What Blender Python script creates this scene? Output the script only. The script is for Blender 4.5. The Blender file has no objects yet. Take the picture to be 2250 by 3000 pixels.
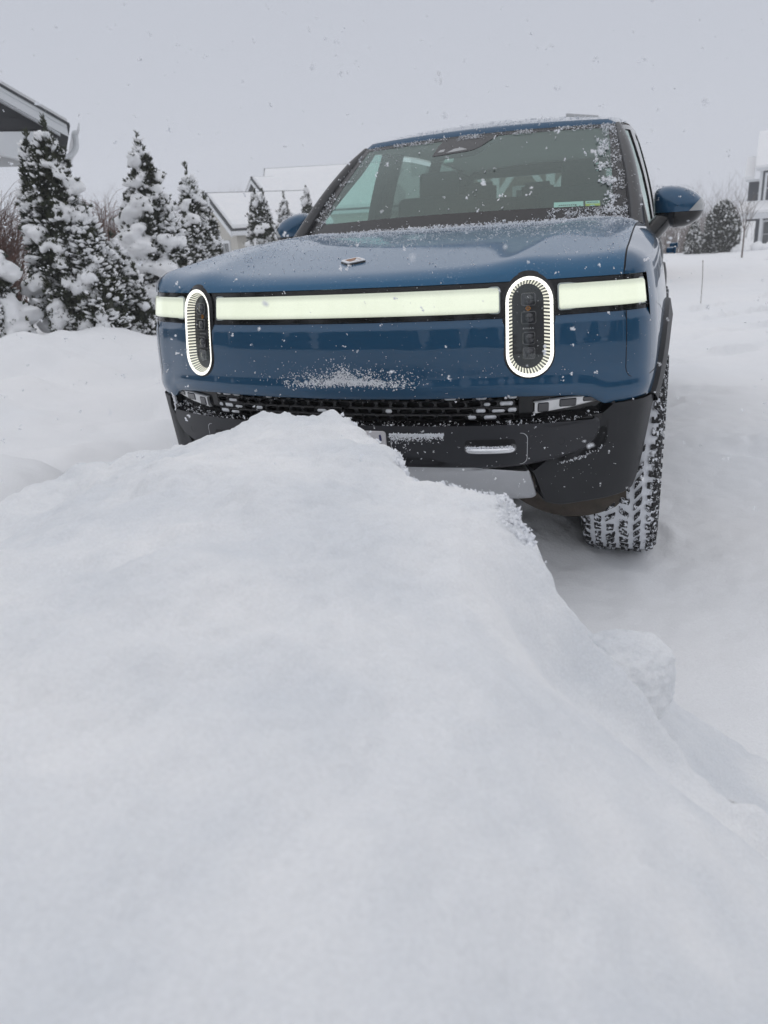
import bpy, bmesh, math, random
import numpy as np
from mathutils import Vector, Matrix

sc = bpy.context.scene
rad = math.radians

# ------------------------------------------------------------------ camera
CAM_LOC = Vector((1.1216, -2.4670, 1.2974))
CAM_YAW, CAM_PITCH, CAM_ROLL = -0.38398, 0.34370, -0.061004
cam = bpy.data.cameras.new('camera')
cam.sensor_fit = 'VERTICAL'
cam.sensor_height = 36.0
cam.lens = 26.826
cam.clip_start = 0.05
cam.clip_end = 2000
cam.dof.use_dof = True
cam.dof.focus_distance = 2.75
cam.dof.aperture_fstop = 4.2
camo = bpy.data.objects.new('camera', cam)
sc.collection.objects.link(camo)
_f = Vector((math.sin(CAM_YAW) * math.cos(CAM_PITCH), math.cos(CAM_YAW) * math.cos(CAM_PITCH), -math.sin(CAM_PITCH)))
_r0 = Vector((math.cos(CAM_YAW), -math.sin(CAM_YAW), 0))
_u0 = _r0.cross(_f)
_r = math.cos(CAM_ROLL) * _r0 + math.sin(CAM_ROLL) * _u0
_u = math.cos(CAM_ROLL) * _u0 - math.sin(CAM_ROLL) * _r0
camo.matrix_world = Matrix(((_r.x, _u.x, -_f.x, CAM_LOC.x), (_r.y, _u.y, -_f.y, CAM_LOC.y),
                            (_r.z, _u.z, -_f.z, CAM_LOC.z), (0, 0, 0, 1)))
sc.camera = camo

# ------------------------------------------------------------------ overcast sky
SUN_EL, SUN_ROT = rad(74), rad(-50)
world = bpy.data.worlds.new('World')
sc.world = world
world.use_nodes = True
wn, wl = world.node_tree.nodes, world.node_tree.links
wn.clear()
w_out = wn.new('ShaderNodeOutputWorld')
w_bg = wn.new('ShaderNodeBackground')
w_sky = wn.new('ShaderNodeTexSky')
w_sky.sky_type = 'NISHITA'
w_sky.sun_disc = False
w_sky.sun_elevation = SUN_EL
w_sky.sun_rotation = SUN_ROT
w_sky.air_density = 1.0
w_sky.dust_density = 4.0
w_tc = wn.new('ShaderNodeTexCoord')
w_sep = wn.new('ShaderNodeSeparateXYZ')
w_ramp = wn.new('ShaderNodeValToRGB')
w_scale = wn.new('ShaderNodeVectorMath')
w_scale.operation = 'SCALE'
w_scale.inputs['Scale'].default_value = 10.0
w_mix = wn.new('ShaderNodeMix')
w_mix.data_type = 'RGBA'
w_mix.inputs['Factor'].default_value = 0.96
# cloud deck: even grey, a little brighter towards the zenith as any overcast sky
e = w_ramp.color_ramp.elements
e[0].position = 0.0; e[0].color = (0.540, 0.565, 0.632, 1)
e[1].position = 1.0; e[1].color = (0.62, 0.637, 0.682, 1)
m_ = e.new(0.30); m_.color = (0.492, 0.515, 0.575, 1)
m2_ = e.new(0.12); m2_.color = (0.512, 0.537, 0.603, 1)
wl.new(w_tc.outputs['Generated'], w_sep.inputs[0])
wl.new(w_sep.outputs['Z'], w_ramp.inputs[0])
wl.new(w_ramp.outputs[0], w_scale.inputs[0])
wl.new(w_sky.outputs[0], w_mix.inputs['A'])
wl.new(w_scale.outputs[0], w_mix.inputs['B'])
wl.new(w_mix.outputs['Result'], w_bg.inputs['Color'])
w_bg.inputs['Strength'].default_value = 0.1
wl.new(w_bg.outputs[0], w_out.inputs['Surface'])

sun = bpy.data.lights.new('sun', 'SUN')
sun.energy = 0.5
sun.angle = rad(175)
sun.color = (1.0, 0.97, 0.93)
suno = bpy.data.objects.new('sun', sun)
sc.collection.objects.link(suno)
# sky rotation 0 looks towards +Y; light comes from that azimuth
_sd = Vector((math.sin(SUN_ROT) * math.cos(SUN_EL), math.cos(SUN_ROT) * math.cos(SUN_EL), math.sin(SUN_EL)))
suno.rotation_euler = _sd.to_track_quat('Z', 'Y').to_euler()

sc.view_settings.view_transform = 'Standard'
sc.view_settings.look = 'None'
sc.view_settings.exposure = 0.11
sc.view_settings.gamma = 1.0
sc.cycles.max_bounces = 8
sc.cycles.transparent_max_bounces = 16
sc.cycles.volume_bounces = 1

rng = np.random.RandomState(7)
random.seed(7)

# ------------------------------------------------------------------ numeric noise
_perm = np.random.RandomState(3).permutation(1024)
_val = np.random.RandomState(4).rand(1024) * 2 - 1


def _h(ix, iy, iz):
    return _val[_perm[(_perm[(_perm[ix & 1023] + iy) & 1023] + iz) & 1023]]


def noise3(x, y, z):
    x = np.asarray(x, float); y = np.asarray(y, float) + 0 * x; z = np.asarray(z, float) + 0 * x
    ix, iy, iz = np.floor(x).astype(int), np.floor(y).astype(int), np.floor(z).astype(int)
    fx, fy, fz = x - ix, y - iy, z - iz
    fx, fy, fz = [t * t * t * (t * (6 * t - 15) + 10) for t in (fx, fy, fz)]
    def L(a, b, t): return a + (b - a) * t
    c = [[[_h(ix + a, iy + b, iz + d) for d in (0, 1)] for b in (0, 1)] for a in (0, 1)]
    return L(L(L(c[0][0][0], c[1][0][0], fx), L(c[0][1][0], c[1][1][0], fx), fy),
             L(L(c[0][0][1], c[1][0][1], fx), L(c[0][1][1], c[1][1][1], fx), fy), fz)


def fbm(x, y, z=0.0, oct=4, gain=0.5):
    s = 0; a = 1.0; f = 1.0
    for i in range(oct):
        s = s + a * noise3(np.asarray(x) * f + 17 * i, np.asarray(y) * f + 31 * i, np.asarray(z) * f + 7 * i)
        a *= gain; f *= 2.03
    return s


def sstep(a, b, x):
    t = np.clip((np.asarray(x, float) - a) / (b - a), 0, 1)
    return t * t * (3 - 2 * t)


# ------------------------------------------------------------------ object helpers
def tag(o, label=None, cat=None, group=None, kind=None):
    if label: o['label'] = label
    if cat: o['category'] = cat
    if group: o['group'] = group
    if kind: o['kind'] = kind
    return o


def empty(name, loc=(0, 0, 0), rz=0.0, parent=None):
    o = bpy.data.objects.new(name, None)
    o.empty_display_size = 0.2
    sc.collection.objects.link(o)
    o.location = loc
    o.rotation_euler = (0, 0, rz)
    if parent: o.parent = parent
    return o


def mobj(name, verts, faces, mat, parent=None, smooth=True, angle=40, mats=None, fmat=None):
    me = bpy.data.meshes.new(name)
    me.from_pydata([tuple(map(float, v)) for v in verts], [], [tuple(map(int, f)) for f in faces])
    if mats:
        for m in mats: me.materials.append(m)
        if fmat is not None: me.polygons.foreach_set('material_index', np.asarray(fmat, dtype=np.int32))
    else:
        me.materials.append(mat)
    me.update()
    if smooth:
        me.shade_smooth()
        if angle is not None: me.set_sharp_from_angle(angle=rad(angle))
    else:
        me.shade_flat()
    o = bpy.data.objects.new(name, me)
    sc.collection.objects.link(o)
    if parent: o.parent = parent
    return o


def bmobj(name, bm, mat, parent=None, smooth=True, angle=40, recalc=True):
    if recalc: bmesh.ops.recalc_face_normals(bm, faces=bm.faces)
    me = bpy.data.meshes.new(name)
    bm.to_mesh(me); bm.free()
    me.materials.append(mat)
    if smooth:
        me.shade_smooth()
        if angle is not None: me.set_sharp_from_angle(angle=rad(angle))
    o = bpy.data.objects.new(name, me)
    sc.collection.objects.link(o)
    if parent: o.parent = parent
    return o


def copy_tree(o, parent=None):
    c = o.copy(); sc.collection.objects.link(c); c.parent = parent
    for ch in list(o.children): copy_tree(ch, c)
    return c


class MB:
    """collects shapes into one mesh"""
    def __init__(self): self.v = []; self.f = []; self.n = 0; self.m = []

    def add(self, V, F, mi=0):
        V = np.asarray(V, float).reshape(-1, 3)
        self.v.append(V)
        for f in F:
            self.f.append([i + self.n for i in f]); self.m.append(mi)
        self.n += len(V)

    def box(self, c, s, R=None, mi=0, taper=1.0):
        x, y, z = [t / 2 for t in s]
        V = np.array([(-x, -y, -z), (x, -y, -z), (x, y, -z), (-x, y, -z), (-x * taper, -y * taper, z), (x * taper, -y * taper, z), (x * taper, y * taper, z), (-x * taper, y * taper, z)])
        if R is not None: V = V @ np.array(R).T
        self.add(V + np.array(c), [(0, 3, 2, 1), (4, 5, 6, 7), (0, 1, 5, 4), (1, 2, 6, 5), (2, 3, 7, 6), (3, 0, 4, 7)], mi)

    def bar(self, a, b, w, h, up=(0, 0, 1), mi=0):
        a, b, up = np.array(a, float), np.array(b, float), np.array(up, float)
        d = b - a; L = np.linalg.norm(d); d /= L
        x = np.cross(d, up); x /= np.linalg.norm(x); y = np.cross(x, d)
        self.box((a + b) / 2, (w, L, h), np.stack([x, d, y], 1), mi)

    def tube(self, P, r, n=8, closed=False, caps=True, mi=0):
        P = np.asarray(P, float); m = len(P)
        r = np.broadcast_to(np.asarray(r, float), (m,))
        T = np.gradient(P, axis=0) if not closed else (np.roll(P, -1, 0) - np.roll(P, 1, 0))
        T /= np.linalg.norm(T, axis=1)[:, None] + 1e-12
        ref = np.array([0, 0, 1.0]) if abs(T[0][2]) < .9 else np.array([1.0, 0, 0])
        A = np.cross(T[0], ref); A /= np.linalg.norm(A)
        V = []
        for i in range(m):
            A = A - T[i] * (A @ T[i]); A /= np.linalg.norm(A)
            B = np.cross(T[i], A)
            for k in range(n):
                t = 2 * math.pi * k / n
                V.append(P[i] + r[i] * (math.cos(t) * A + math.sin(t) * B))
        F = []
        for i in range(m if closed else m - 1):
            j = (i + 1) % m
            for k in range(n):
                l = (k + 1) % n
                F.append((i * n + k, i * n + l, j * n + l, j * n + k))
        if caps and not closed:
            F.append(tuple(range(n))[::-1]); F.append(tuple(range((m - 1) * n, m * n)))
        self.add(V, F, mi)

    def grid(self, G, mi=0, close_u=False, flip=False):
        G = np.asarray(G, float); a, b = G.shape[:2]
        F = []
        for i in range(a if close_u else a - 1):
            ii = (i + 1) % a
            for j in range(b - 1):
                q = (i * b + j, ii * b + j, ii * b + j + 1, i * b + j + 1)
                F.append(q[::-1] if flip else q)
        self.add(G.reshape(-1, 3), F, mi)

    def build(self, name, mat, parent=None, smooth=True, angle=40, mats=None):
        V = np.concatenate(self.v) if self.v else np.zeros((0, 3))
        return mobj(name, V, self.f, mat, parent, smooth, angle, mats, self.m if mats else None)


def rrect(x0, y0, x1, y1, r, n=5):
    P = []
    for cx, cy, a0 in ((x1 - r, y0 + r, -90), (x1 - r, y1 - r, 0), (x0 + r, y1 - r, 90), (x0 + r, y0 + r, 180)):
        for k in range(n + 1):
            a = rad(a0 + 90 * k / n); P.append((cx + r * math.cos(a), cy + r * math.sin(a)))
    return P


def stadium(cx, cy, hw, hh, n=16):
    P = []
    for k in range(n + 1):
        a = math.pi * k / n; P.append((cx + hw * math.cos(a), cy + hh - hw + hw * math.sin(a)))
    for k in range(n + 1):
        a = math.pi + math.pi * k / n; P.append((cx + hw * math.cos(a), cy - hh + hw + hw * math.sin(a)))
    return P


def round_poly(pts, r, n=4):
    pts = [np.array(p, float) for p in pts]; out = []
    for i, p in enumerate(pts):
        a, b = pts[i - 1], pts[(i + 1) % len(pts)]
        rr = r[i] if isinstance(r, (list, tuple)) else r
        da, db = a - p, b - p
        la, lb = np.linalg.norm(da), np.linalg.norm(db)
        t = min(rr, la * .45, lb * .45)
        pa, pb = p + da / la * t, p + db / lb * t
        for k in range(n + 1):
            u = k / n
            out.append(tuple((1 - u) ** 2 * pa + 2 * u * (1 - u) * p + u * u * pb))
    return out


def panel(name, poly, mapf, top, depth, mat, parent, bev=0.003, cut=0.03, angle=35, wall=True):
    """a plate with outline poly in a surface's (a, b) coordinates, its face at inset `top` and its rim going to inset `depth`"""
    P = np.array(poly, float)
    ar = np.sum(P[:, 0] * np.roll(P[:, 1], -1) - np.roll(P[:, 0], -1) * P[:, 1])
    if ar < 0: P = P[::-1]
    e1 = P - np.roll(P, 1, 0); e2 = np.roll(P, -1, 0) - P
    n1 = np.stack([e1[:, 1], -e1[:, 0]], 1); n2 = np.stack([e2[:, 1], -e2[:, 0]], 1)
    n1 /= np.linalg.norm(n1, axis=1)[:, None] + 1e-9; n2 /= np.linalg.norm(n2, axis=1)[:, None] + 1e-9
    nn = n1 + n2; nn /= np.linalg.norm(nn, axis=1)[:, None] + 1e-9
    Q = P - nn * bev
    bm = bmesh.new()
    vs = [bm.verts.new((q[0], q[1], 0)) for q in Q]
    f = bm.faces.new(vs)
    bmesh.ops.triangulate(bm, faces=[f], ngon_method='EAR_CLIP')
    for ax in (0, 1):
        lo, hi = Q[:, ax].min(), Q[:, ax].max()
        k = max(1, int(math.ceil((hi - lo) / cut)))
        for i in range(1, k):
            c = lo + (hi - lo) * i / k
            co = [0, 0, 0]; co[ax] = c; no = [0, 0, 0]; no[ax] = 1
            bmesh.ops.bisect_plane(bm, geom=bm.verts[:] + bm.edges[:] + bm.faces[:], dist=1e-6, plane_co=co, plane_no=no)
    ins = {v: top for v in bm.verts}
    if wall:
        bnd = [e_ for e_ in bm.edges if e_.is_boundary]
        nor = {}
        for e_ in bnd:
            fa = e_.link_faces[0]; c = fa.calc_center_median()
            d = e_.verts[1].co - e_.verts[0].co
            n = Vector((d.y, -d.x, 0))
            if n.length > 0: n.normalize()
            if n.dot(e_.verts[0].co - c) < 0: n = -n
            for v in e_.verts: nor[v] = nor.get(v, Vector((0, 0, 0))) + n
        def ext(edges, move, inset):
            r = bmesh.ops.extrude_edge_only(bm, edges=edges)
            nv = [g for g in r['geom'] if isinstance(g, bmesh.types.BMVert)]
            ne = [g for g in r['geom'] if isinstance(g, bmesh.types.BMEdge)]
            return nv, ne
        old = {tuple(round(c, 7) for c in v.co): v for v in nor}
        nv, ne = ext(bnd, bev, 0)
        nv2 = []
        for v in nv:
            o = old[tuple(round(c, 7) for c in v.co)]
            n = nor[o]
            if n.length > 0: n = n.normalized()
            v.co = v.co + n * bev
            ins[v] = top + bev
        bedges = [e_ for e_ in bm.edges if e_.is_boundary]
        r = bmesh.ops.extrude_edge_only(bm, edges=bedges)
        for g in r['geom']:
            if isinstance(g, bmesh.types.BMVert): ins[g] = depth
    for v in bm.verts:
        if v not in ins: ins[v] = top
    A = np.array([v.co[:2] for v in bm.verts]); I = np.array([ins[v] for v in bm.verts])
    X = mapf(A[:, 0], A[:, 1], I)
    for v, x in zip(bm.verts, X): v.co = x
    return bmobj(name, bm, mat, parent, True, angle)


def strip_ring(name, outer, inner, mapf, d_out, d_in, mat, parent, angle=40):
    """a band between two loops with equal point counts"""
    O, I = np.array(outer, float), np.array(inner, float)
    G = np.stack([mapf(O[:, 0], O[:, 1], np.full(len(O), d_out)), mapf(I[:, 0], I[:, 1], np.full(len(I), d_in))], 1)
    m = MB(); m.grid(G, close_u=True)
    return m.build(name, mat, parent, True, angle)


# ------------------------------------------------------------------ materials
def new_mat(name):
    m = bpy.data.materials.new(name); m.use_nodes = True
    nt = m.node_tree
    return m, nt.nodes, nt.links, nt.nodes['Principled BSDF']


def mat_basic(name, col, rough=0.5, metal=0.0, coat=0.0, coat_rough=0.03, var=0.08, scale=6.0, bump=0.0, bscale=60.0, spec=0.5, emit=None, estr=0.0):
    m, N, L, b = new_mat(name)
    tc = N.new('ShaderNodeTexCoord')
    nz = N.new('ShaderNodeTexNoise'); nz.inputs['Scale'].default_value = scale; nz.inputs['Detail'].default_value = 6
    L.new(tc.outputs['Object'], nz.inputs['Vector'])
    mx = N.new('ShaderNodeMix'); mx.data_type = 'RGBA'
    mx.inputs['A'].default_value = tuple(c * (1 - var) for c in col) + (1,)
    mx.inputs['B'].default_value = tuple(min(1, c * (1 + var)) for c in col) + (1,)
    L.new(nz.outputs['Fac'], mx.inputs['Factor'])
    L.new(mx.outputs['Result'], b.inputs['Base Color'])
    b.inputs['Roughness'].default_value = rough
    b.inputs['Metallic'].default_value = metal
    b.inputs['Coat Weight'].default_value = coat
    b.inputs['Coat Roughness'].default_value = coat_rough
    b.inputs['Specular IOR Level'].default_value = spec
    if bump:
        n2 = N.new('ShaderNodeTexNoise'); n2.inputs['Scale'].default_value = bscale; n2.inputs['Detail'].default_value = 4
        L.new(tc.outputs['Object'], n2.inputs['Vector'])
        bp = N.new('ShaderNodeBump'); bp.inputs['Strength'].default_value = bump; bp.inputs['Distance'].default_value = 0.01
        L.new(n2.outputs['Fac'], bp.inputs['Height']); L.new(bp.outputs[0], b.inputs['Normal'])
    if emit:
        b.inputs['Emission Color'].default_value = tuple(emit) + (1,); b.inputs['Emission Strength'].default_value = estr
    return m


def mat_snow(name, a=(0.875, 0.885, 0.90), c=(0.915, 0.915, 0.92), scale=3.0, bump=0.35, bscale=140.0, sss=0.0, dist=0.006):
    m, N, L, b = new_mat(name)
    tc = N.new('ShaderNodeTexCoord')
    nz = N.new('ShaderNodeTexNoise'); nz.inputs['Scale'].default_value = scale; nz.inputs['Detail'].default_value = 5
    L.new(tc.outputs['Object'], nz.inputs['Vector'])
    rp = N.new('ShaderNodeMapRange'); rp.inputs['From Min'].default_value = 0.35; rp.inputs['From Max'].default_value = 0.65
    L.new(nz.outputs['Fac'], rp.inputs['Value'])
    mx = N.new('ShaderNodeMix'); mx.data_type = 'RGBA'
    mx.inputs['A'].default_value = a + (1,); mx.inputs['B'].default_value = c + (1,)
    L.new(rp.outputs[0], mx.inputs['Factor']); L.new(mx.outputs['Result'], b.inputs['Base Color'])
    # fine crystal grain, its tiny shading put into the colour
    gz_ = N.new('ShaderNodeTexNoise'); gz_.inputs['Scale'].default_value = 210; gz_.inputs['Detail'].default_value = 3; L.new(tc.outputs['Object'], gz_.inputs['Vector'])
    gm = N.new('ShaderNodeMapRange'); gm.inputs['From Min'].default_value = .3; gm.inputs['From Max'].default_value = .7; gm.inputs['To Min'].default_value = .94; gm.inputs['To Max'].default_value = 1.03; L.new(gz_.outputs['Fac'], gm.inputs['Value'])
    gs = N.new('ShaderNodeVectorMath'); gs.operation = 'SCALE'; L.new(mx.outputs['Result'], gs.inputs[0]); L.new(gm.outputs[0], gs.inputs['Scale']); L.new(gs.outputs[0], b.inputs['Base Color'])
    b.inputs['Roughness'].default_value = 0.75
    b.inputs['Specular IOR Level'].default_value = 0.25
    if sss:
        b.inputs['Subsurface Weight'].default_value = sss
        b.inputs['Subsurface Radius'].default_value = (1.0, 0.95, 0.9)
        b.inputs['Subsurface Scale'].default_value = 0.012
    n2 = N.new('ShaderNodeTexNoise'); n2.inputs['Scale'].default_value = bscale; n2.inputs['Detail'].default_value = 5; n2.inputs['Roughness'].default_value = 0.65
    L.new(tc.outputs['Object'], n2.inputs['Vector'])
    bp = N.new('ShaderNodeBump'); bp.inputs['Strength'].default_value = bump; bp.inputs['Distance'].default_value = dist
    L.new(n2.outputs['Fac'], bp.inputs['Height']); L.new(bp.outputs[0], b.inputs['Normal'])
    return m


def mat_glass(name, tint=(0.62, 0.78, 0.74), refl=0.0, ior=1.5):
    """thin glazing: tinted see-through sheet with a fresnel reflection"""
    m, N, L, b = new_mat(name)
    N.remove(b)
    out = N['Material Output']
    tr = N.new('ShaderNodeBsdfTransparent'); tr.inputs[0].default_value = tint + (1,)
    gl = N.new('ShaderNodeBsdfGlossy'); gl.inputs['Roughness'].default_value = 0.02; gl.inputs['Color'].default_value = (.84, .97, .93, 1)
    fr = N.new('ShaderNodeFresnel')
    ge = N.new('ShaderNodeNewGeometry'); mr = N.new('ShaderNodeMapRange'); mr.inputs['To Min'].default_value = ior; mr.inputs['To Max'].default_value = 1 / ior
    L.new(ge.outputs['Backfacing'], mr.inputs['Value']); L.new(mr.outputs[0], fr.inputs['IOR'])
    ad = N.new('ShaderNodeMath'); ad.operation = 'ADD'; ad.use_clamp = True; ad.inputs[1].default_value = refl
    mx = N.new('ShaderNodeMixShader')
    L.new(fr.outputs[0], ad.inputs[0]); L.new(ad.outputs[0], mx.inputs[0])
    L.new(tr.outputs[0], mx.inputs[1]); L.new(gl.outputs[0], mx.inputs[2])
    L.new(mx.outputs[0], out.inputs['Surface'])
    return m


M = {}
M['snow'] = mat_snow('snow_ground', scale=0.7, bump=0.45, bscale=55.0, dist=0.008)
M['snow_pile'] = mat_snow('snow_pile', a=(0.78, 0.80, 0.825), c=(0.91, 0.912, 0.915), scale=3.4, bump=0.7, bscale=60.0, dist=0.007, sss=0.25)
M['snow_load'] = mat_snow('snow_load', scale=4.0, bump=0.25, bscale=40.0, dist=0.01)
M['flake'] = mat_snow('snow_flake', a=(0.86, 0.88, 0.92), c=(0.9, 0.91, 0.93), bump=0.0)
# ================================================================== car
M['paint'] = mat_basic('blue_car_paint', (0.002, 0.064, 0.145), rough=0.34, metal=0.35, coat=1.0, coat_rough=0.02, var=0.04, scale=3)
def mat_hood():
    # sky-brightened body paint under a film of wet snow crystals that thickens towards the windscreen
    m, N, L, b = new_mat('sky_lit_paint_with_frost')
    tc = N.new('ShaderNodeTexCoord'); sep = N.new('ShaderNodeSeparateXYZ'); L.new(tc.outputs['Object'], sep.inputs[0])
    mr = N.new('ShaderNodeMapRange'); mr.inputs['From Min'].default_value = .25; mr.inputs['From Max'].default_value = 1.4; mr.inputs['To Min'].default_value = -.03; mr.inputs['To Max'].default_value = .13
    L.new(sep.outputs['Y'], mr.inputs['Value'])
    nz = N.new('ShaderNodeTexNoise'); nz.inputs['Scale'].default_value = 95; nz.inputs['Detail'].default_value = 5; nz.inputs['Roughness'].default_value = .7
    L.new(tc.outputs['Object'], nz.inputs['Vector'])
    n2 = N.new('ShaderNodeTexNoise'); n2.inputs['Scale'].default_value = 7; n2.inputs['Detail'].default_value = 3
    L.new(tc.outputs['Object'], n2.inputs['Vector'])
    a1 = N.new('ShaderNodeMath'); a1.operation = 'ADD'; L.new(nz.outputs['Fac'], a1.inputs[0]); L.new(mr.outputs[0], a1.inputs[1])
    a2 = N.new('ShaderNodeMath'); a2.operation = 'MULTIPLY_ADD'; a2.inputs[1].default_value = .22; L.new(n2.outputs['Fac'], a2.inputs[0]); L.new(a1.outputs[0], a2.inputs[2])
    th = N.new('ShaderNodeMapRange'); th.inputs['From Min'].default_value = .70; th.inputs['From Max'].default_value = .82; th.inputs['To Max'].default_value = .45
    L.new(a2.outputs[0], th.inputs['Value'])
    mx = N.new('ShaderNodeMix'); mx.data_type = 'RGBA'; mx.inputs['A'].default_value = (.003, .094, .205, 1); mx.inputs['B'].default_value = (.72, .76, .82, 1)  # base brighter and bluer than the body: sky reflection put into the colour
    L.new(th.outputs[0], mx.inputs['Factor']); L.new(mx.outputs['Result'], b.inputs['Base Color'])
    iv = N.new('ShaderNodeMath'); iv.operation = 'SUBTRACT'; iv.inputs[0].default_value = 1; L.new(th.outputs[0], iv.inputs[1])
    cw_ = N.new('ShaderNodeMath'); cw_.operation = 'MULTIPLY'; cw_.inputs[1].default_value = .7; L.new(iv.outputs[0], cw_.inputs[0]); L.new(cw_.outputs[0], b.inputs['Coat Weight'])
    mm = N.new('ShaderNodeMath'); mm.operation = 'MULTIPLY'; mm.inputs[1].default_value = .5; L.new(iv.outputs[0], mm.inputs[0]); L.new(mm.outputs[0], b.inputs['Metallic'])
    b.inputs['Roughness'].default_value = .4; b.inputs['Coat Roughness'].default_value = .04
    return m


M['hood_paint'] = mat_hood()
M['gloss_black'] = mat_basic('gloss_black', (0.006, 0.006, 0.007), rough=0.12, var=0.1)
M['matte_black'] = mat_basic('matte_black_plastic', (0.021, 0.022, 0.025), rough=0.5, var=0.2, scale=14, bump=0.08, bscale=700, spec=.35)
M['bumper_grey'] = mat_basic('charcoal_plastic', (0.028, 0.029, 0.034), rough=0.36, var=0.15, scale=9, bump=0.04, bscale=600, spec=.4)
M['void'] = mat_basic('dark_cavity', (0.004, 0.004, 0.005), rough=0.6, var=0.3)
M['silver'] = mat_basic('silver_skid_plate', (0.58, 0.59, 0.61), rough=0.36, metal=0.6, var=0.06, scale=20)
M['chrome'] = mat_basic('bright_reflector', (0.78, 0.79, 0.80), rough=0.2, metal=0.35, var=0.35, scale=22)
M['hook'] = mat_basic('brushed_hook', (0.85, 0.86, 0.88), rough=0.22, metal=0.8, var=0.08, scale=30)
M['rubber'] = mat_basic('tyre_rubber', (0.016, 0.016, 0.017), rough=0.75, var=0.25, scale=30, bump=0.2, bscale=150)
M['mudflap'] = mat_basic('muddy_rubber', (0.065, 0.052, 0.04), rough=0.8, var=0.5, scale=24, bump=0.3, bscale=120)
def mat_bar():
    m, N, L, b = new_mat('lit_light_bar')
    tc = N.new('ShaderNodeTexCoord')
    nz = N.new('ShaderNodeTexNoise'); nz.inputs['Scale'].default_value = 2.2; nz.inputs['Detail'].default_value = 3; L.new(tc.outputs['Object'], nz.inputs['Vector'])
    n2 = N.new('ShaderNodeTexNoise'); n2.inputs['Scale'].default_value = 260; n2.inputs['Detail'].default_value = 2; L.new(tc.outputs['Object'], n2.inputs['Vector'])
    sep = N.new('ShaderNodeSeparateXYZ'); L.new(tc.outputs['Object'], sep.inputs[0])
    # the light guide is strongest along its middle and falls off towards the lens edges
    d = N.new('ShaderNodeMath'); d.operation = 'SUBTRACT'; d.inputs[1].default_value = 1.082; L.new(sep.outputs['Z'], d.inputs[0])
    a = N.new('ShaderNodeMath'); a.operation = 'ABSOLUTE'; L.new(d.outputs[0], a.inputs[0])
    r = N.new('ShaderNodeMapRange'); r.interpolation_type = 'SMOOTHSTEP'; r.inputs['From Min'].default_value = .018; r.inputs['From Max'].default_value = .040; r.inputs['To Min'].default_value = .82; r.inputs['To Max'].default_value = .50; L.new(a.outputs[0], r.inputs['Value'])
    k = N.new('ShaderNodeMath'); k.operation = 'MULTIPLY_ADD'; k.inputs[1].default_value = .16; L.new(n2.outputs['Fac'], k.inputs[0])
    k0 = N.new('ShaderNodeMath'); k0.operation = 'MULTIPLY_ADD'; k0.inputs[1].default_value = .16; k0.inputs[2].default_value = -.16; L.new(nz.outputs['Fac'], k0.inputs[0]); L.new(k0.outputs[0], k.inputs[2])
    t = N.new('ShaderNodeMath'); t.operation = 'ADD'; L.new(r.outputs[0], t.inputs[0]); L.new(k.outputs[0], t.inputs[1])
    b.inputs['Base Color'].default_value = (.26, .29, .26, 1); b.inputs['Roughness'].default_value = .22; b.inputs['Coat Weight'].default_value = .6
    b.inputs['Emission Color'].default_value = (.83, .88, .70, 1); L.new(t.outputs[0], b.inputs['Emission Strength'])
    return m


M['lamp_bar'] = mat_bar()
M['lamp_ring'] = mat_basic('lit_lamp_ring', (0.8, 0.8, 0.78), rough=0.4, var=0.0, emit=(1.0, 0.985, 0.88), estr=1.05)
M['lamp_fin'] = mat_basic('lit_lamp_fin', (0.4, 0.4, 0.34), rough=0.4, var=0.0, emit=(1.0, 0.98, 0.82), estr=0.85)
M['lamp_wall'] = mat_basic('lamp_wall', (0.20, 0.20, 0.19), rough=0.4, var=0.1)
M['lamp_floor'] = mat_basic('lamp_floor', (0.035, 0.035, 0.04), rough=0.3, var=0.2, scale=20)
M['lamp_lens'] = mat_basic('projector_lens', (0.03, 0.03, 0.036), rough=0.06, var=0.1, coat=1.0)
M['rim_clear'] = mat_basic('clear_rim', (0.42, 0.47, 0.45), rough=0.2, var=0.05)
M['lens_rim'] = mat_basic('lens_rim', (.14, .14, .15), rough=.2, var=.3)
M['orange'] = mat_basic('orange_mark', (0.55, 0.22, 0.03), rough=0.5, var=0.05)
M['white_ink'] = mat_basic('white_print', (0.75, 0.76, 0.77), rough=0.5, var=0.02)
M['badge_white'] = mat_basic('badge_white', (0.74, 0.75, 0.77), rough=0.25, var=0.03, coat=0.5)
M['badge_line'] = mat_basic('badge_bronze', (0.33, 0.13, 0.03), rough=0.4, var=0.1)
M['glass'] = mat_glass('windscreen_glass', (0.62, 0.79, 0.74), refl=0.075)
M['side_glass'] = mat_glass('side_glass', (0.60, 0.82, 0.77))
M['rear_glass'] = mat_glass('rear_glass', (0.42, 0.48, 0.45))
M['privacy_glass'] = mat_glass('privacy_glass', (0.17, 0.20, 0.19))
M['cover'] = mat_glass('lamp_cover', (0.95, 0.95, 0.95))
M['interior'] = mat_basic('dark_interior', (0.038, 0.043, 0.041), rough=0.7, var=0.2, scale=8)
M['headliner'] = mat_basic('headliner', (0.55, 0.58, 0.56), rough=0.9, var=0.05)
M['plate'] = mat_basic('frosted_plate', (0.62, 0.60, 0.61), rough=0.6, var=0.12, scale=60)
M['navy'] = mat_basic('navy_print', (0.03, 0.035, 0.12), rough=0.6, var=0.1)
M['red'] = mat_basic('red_print', (0.42, 0.06, 0.08), rough=0.6, var=0.1)
M['sticker'] = mat_basic('pale_sticker', (0.80, 0.93, 0.90), rough=0.6, var=0.04)
M['sticker_y'] = mat_basic('yellow_sticker', (0.80, 0.72, 0.06), rough=0.6, var=0.06)
M['ink'] = mat_basic('dark_print', (0.02, 0.025, 0.03), rough=0.6, var=0.05)
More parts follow.
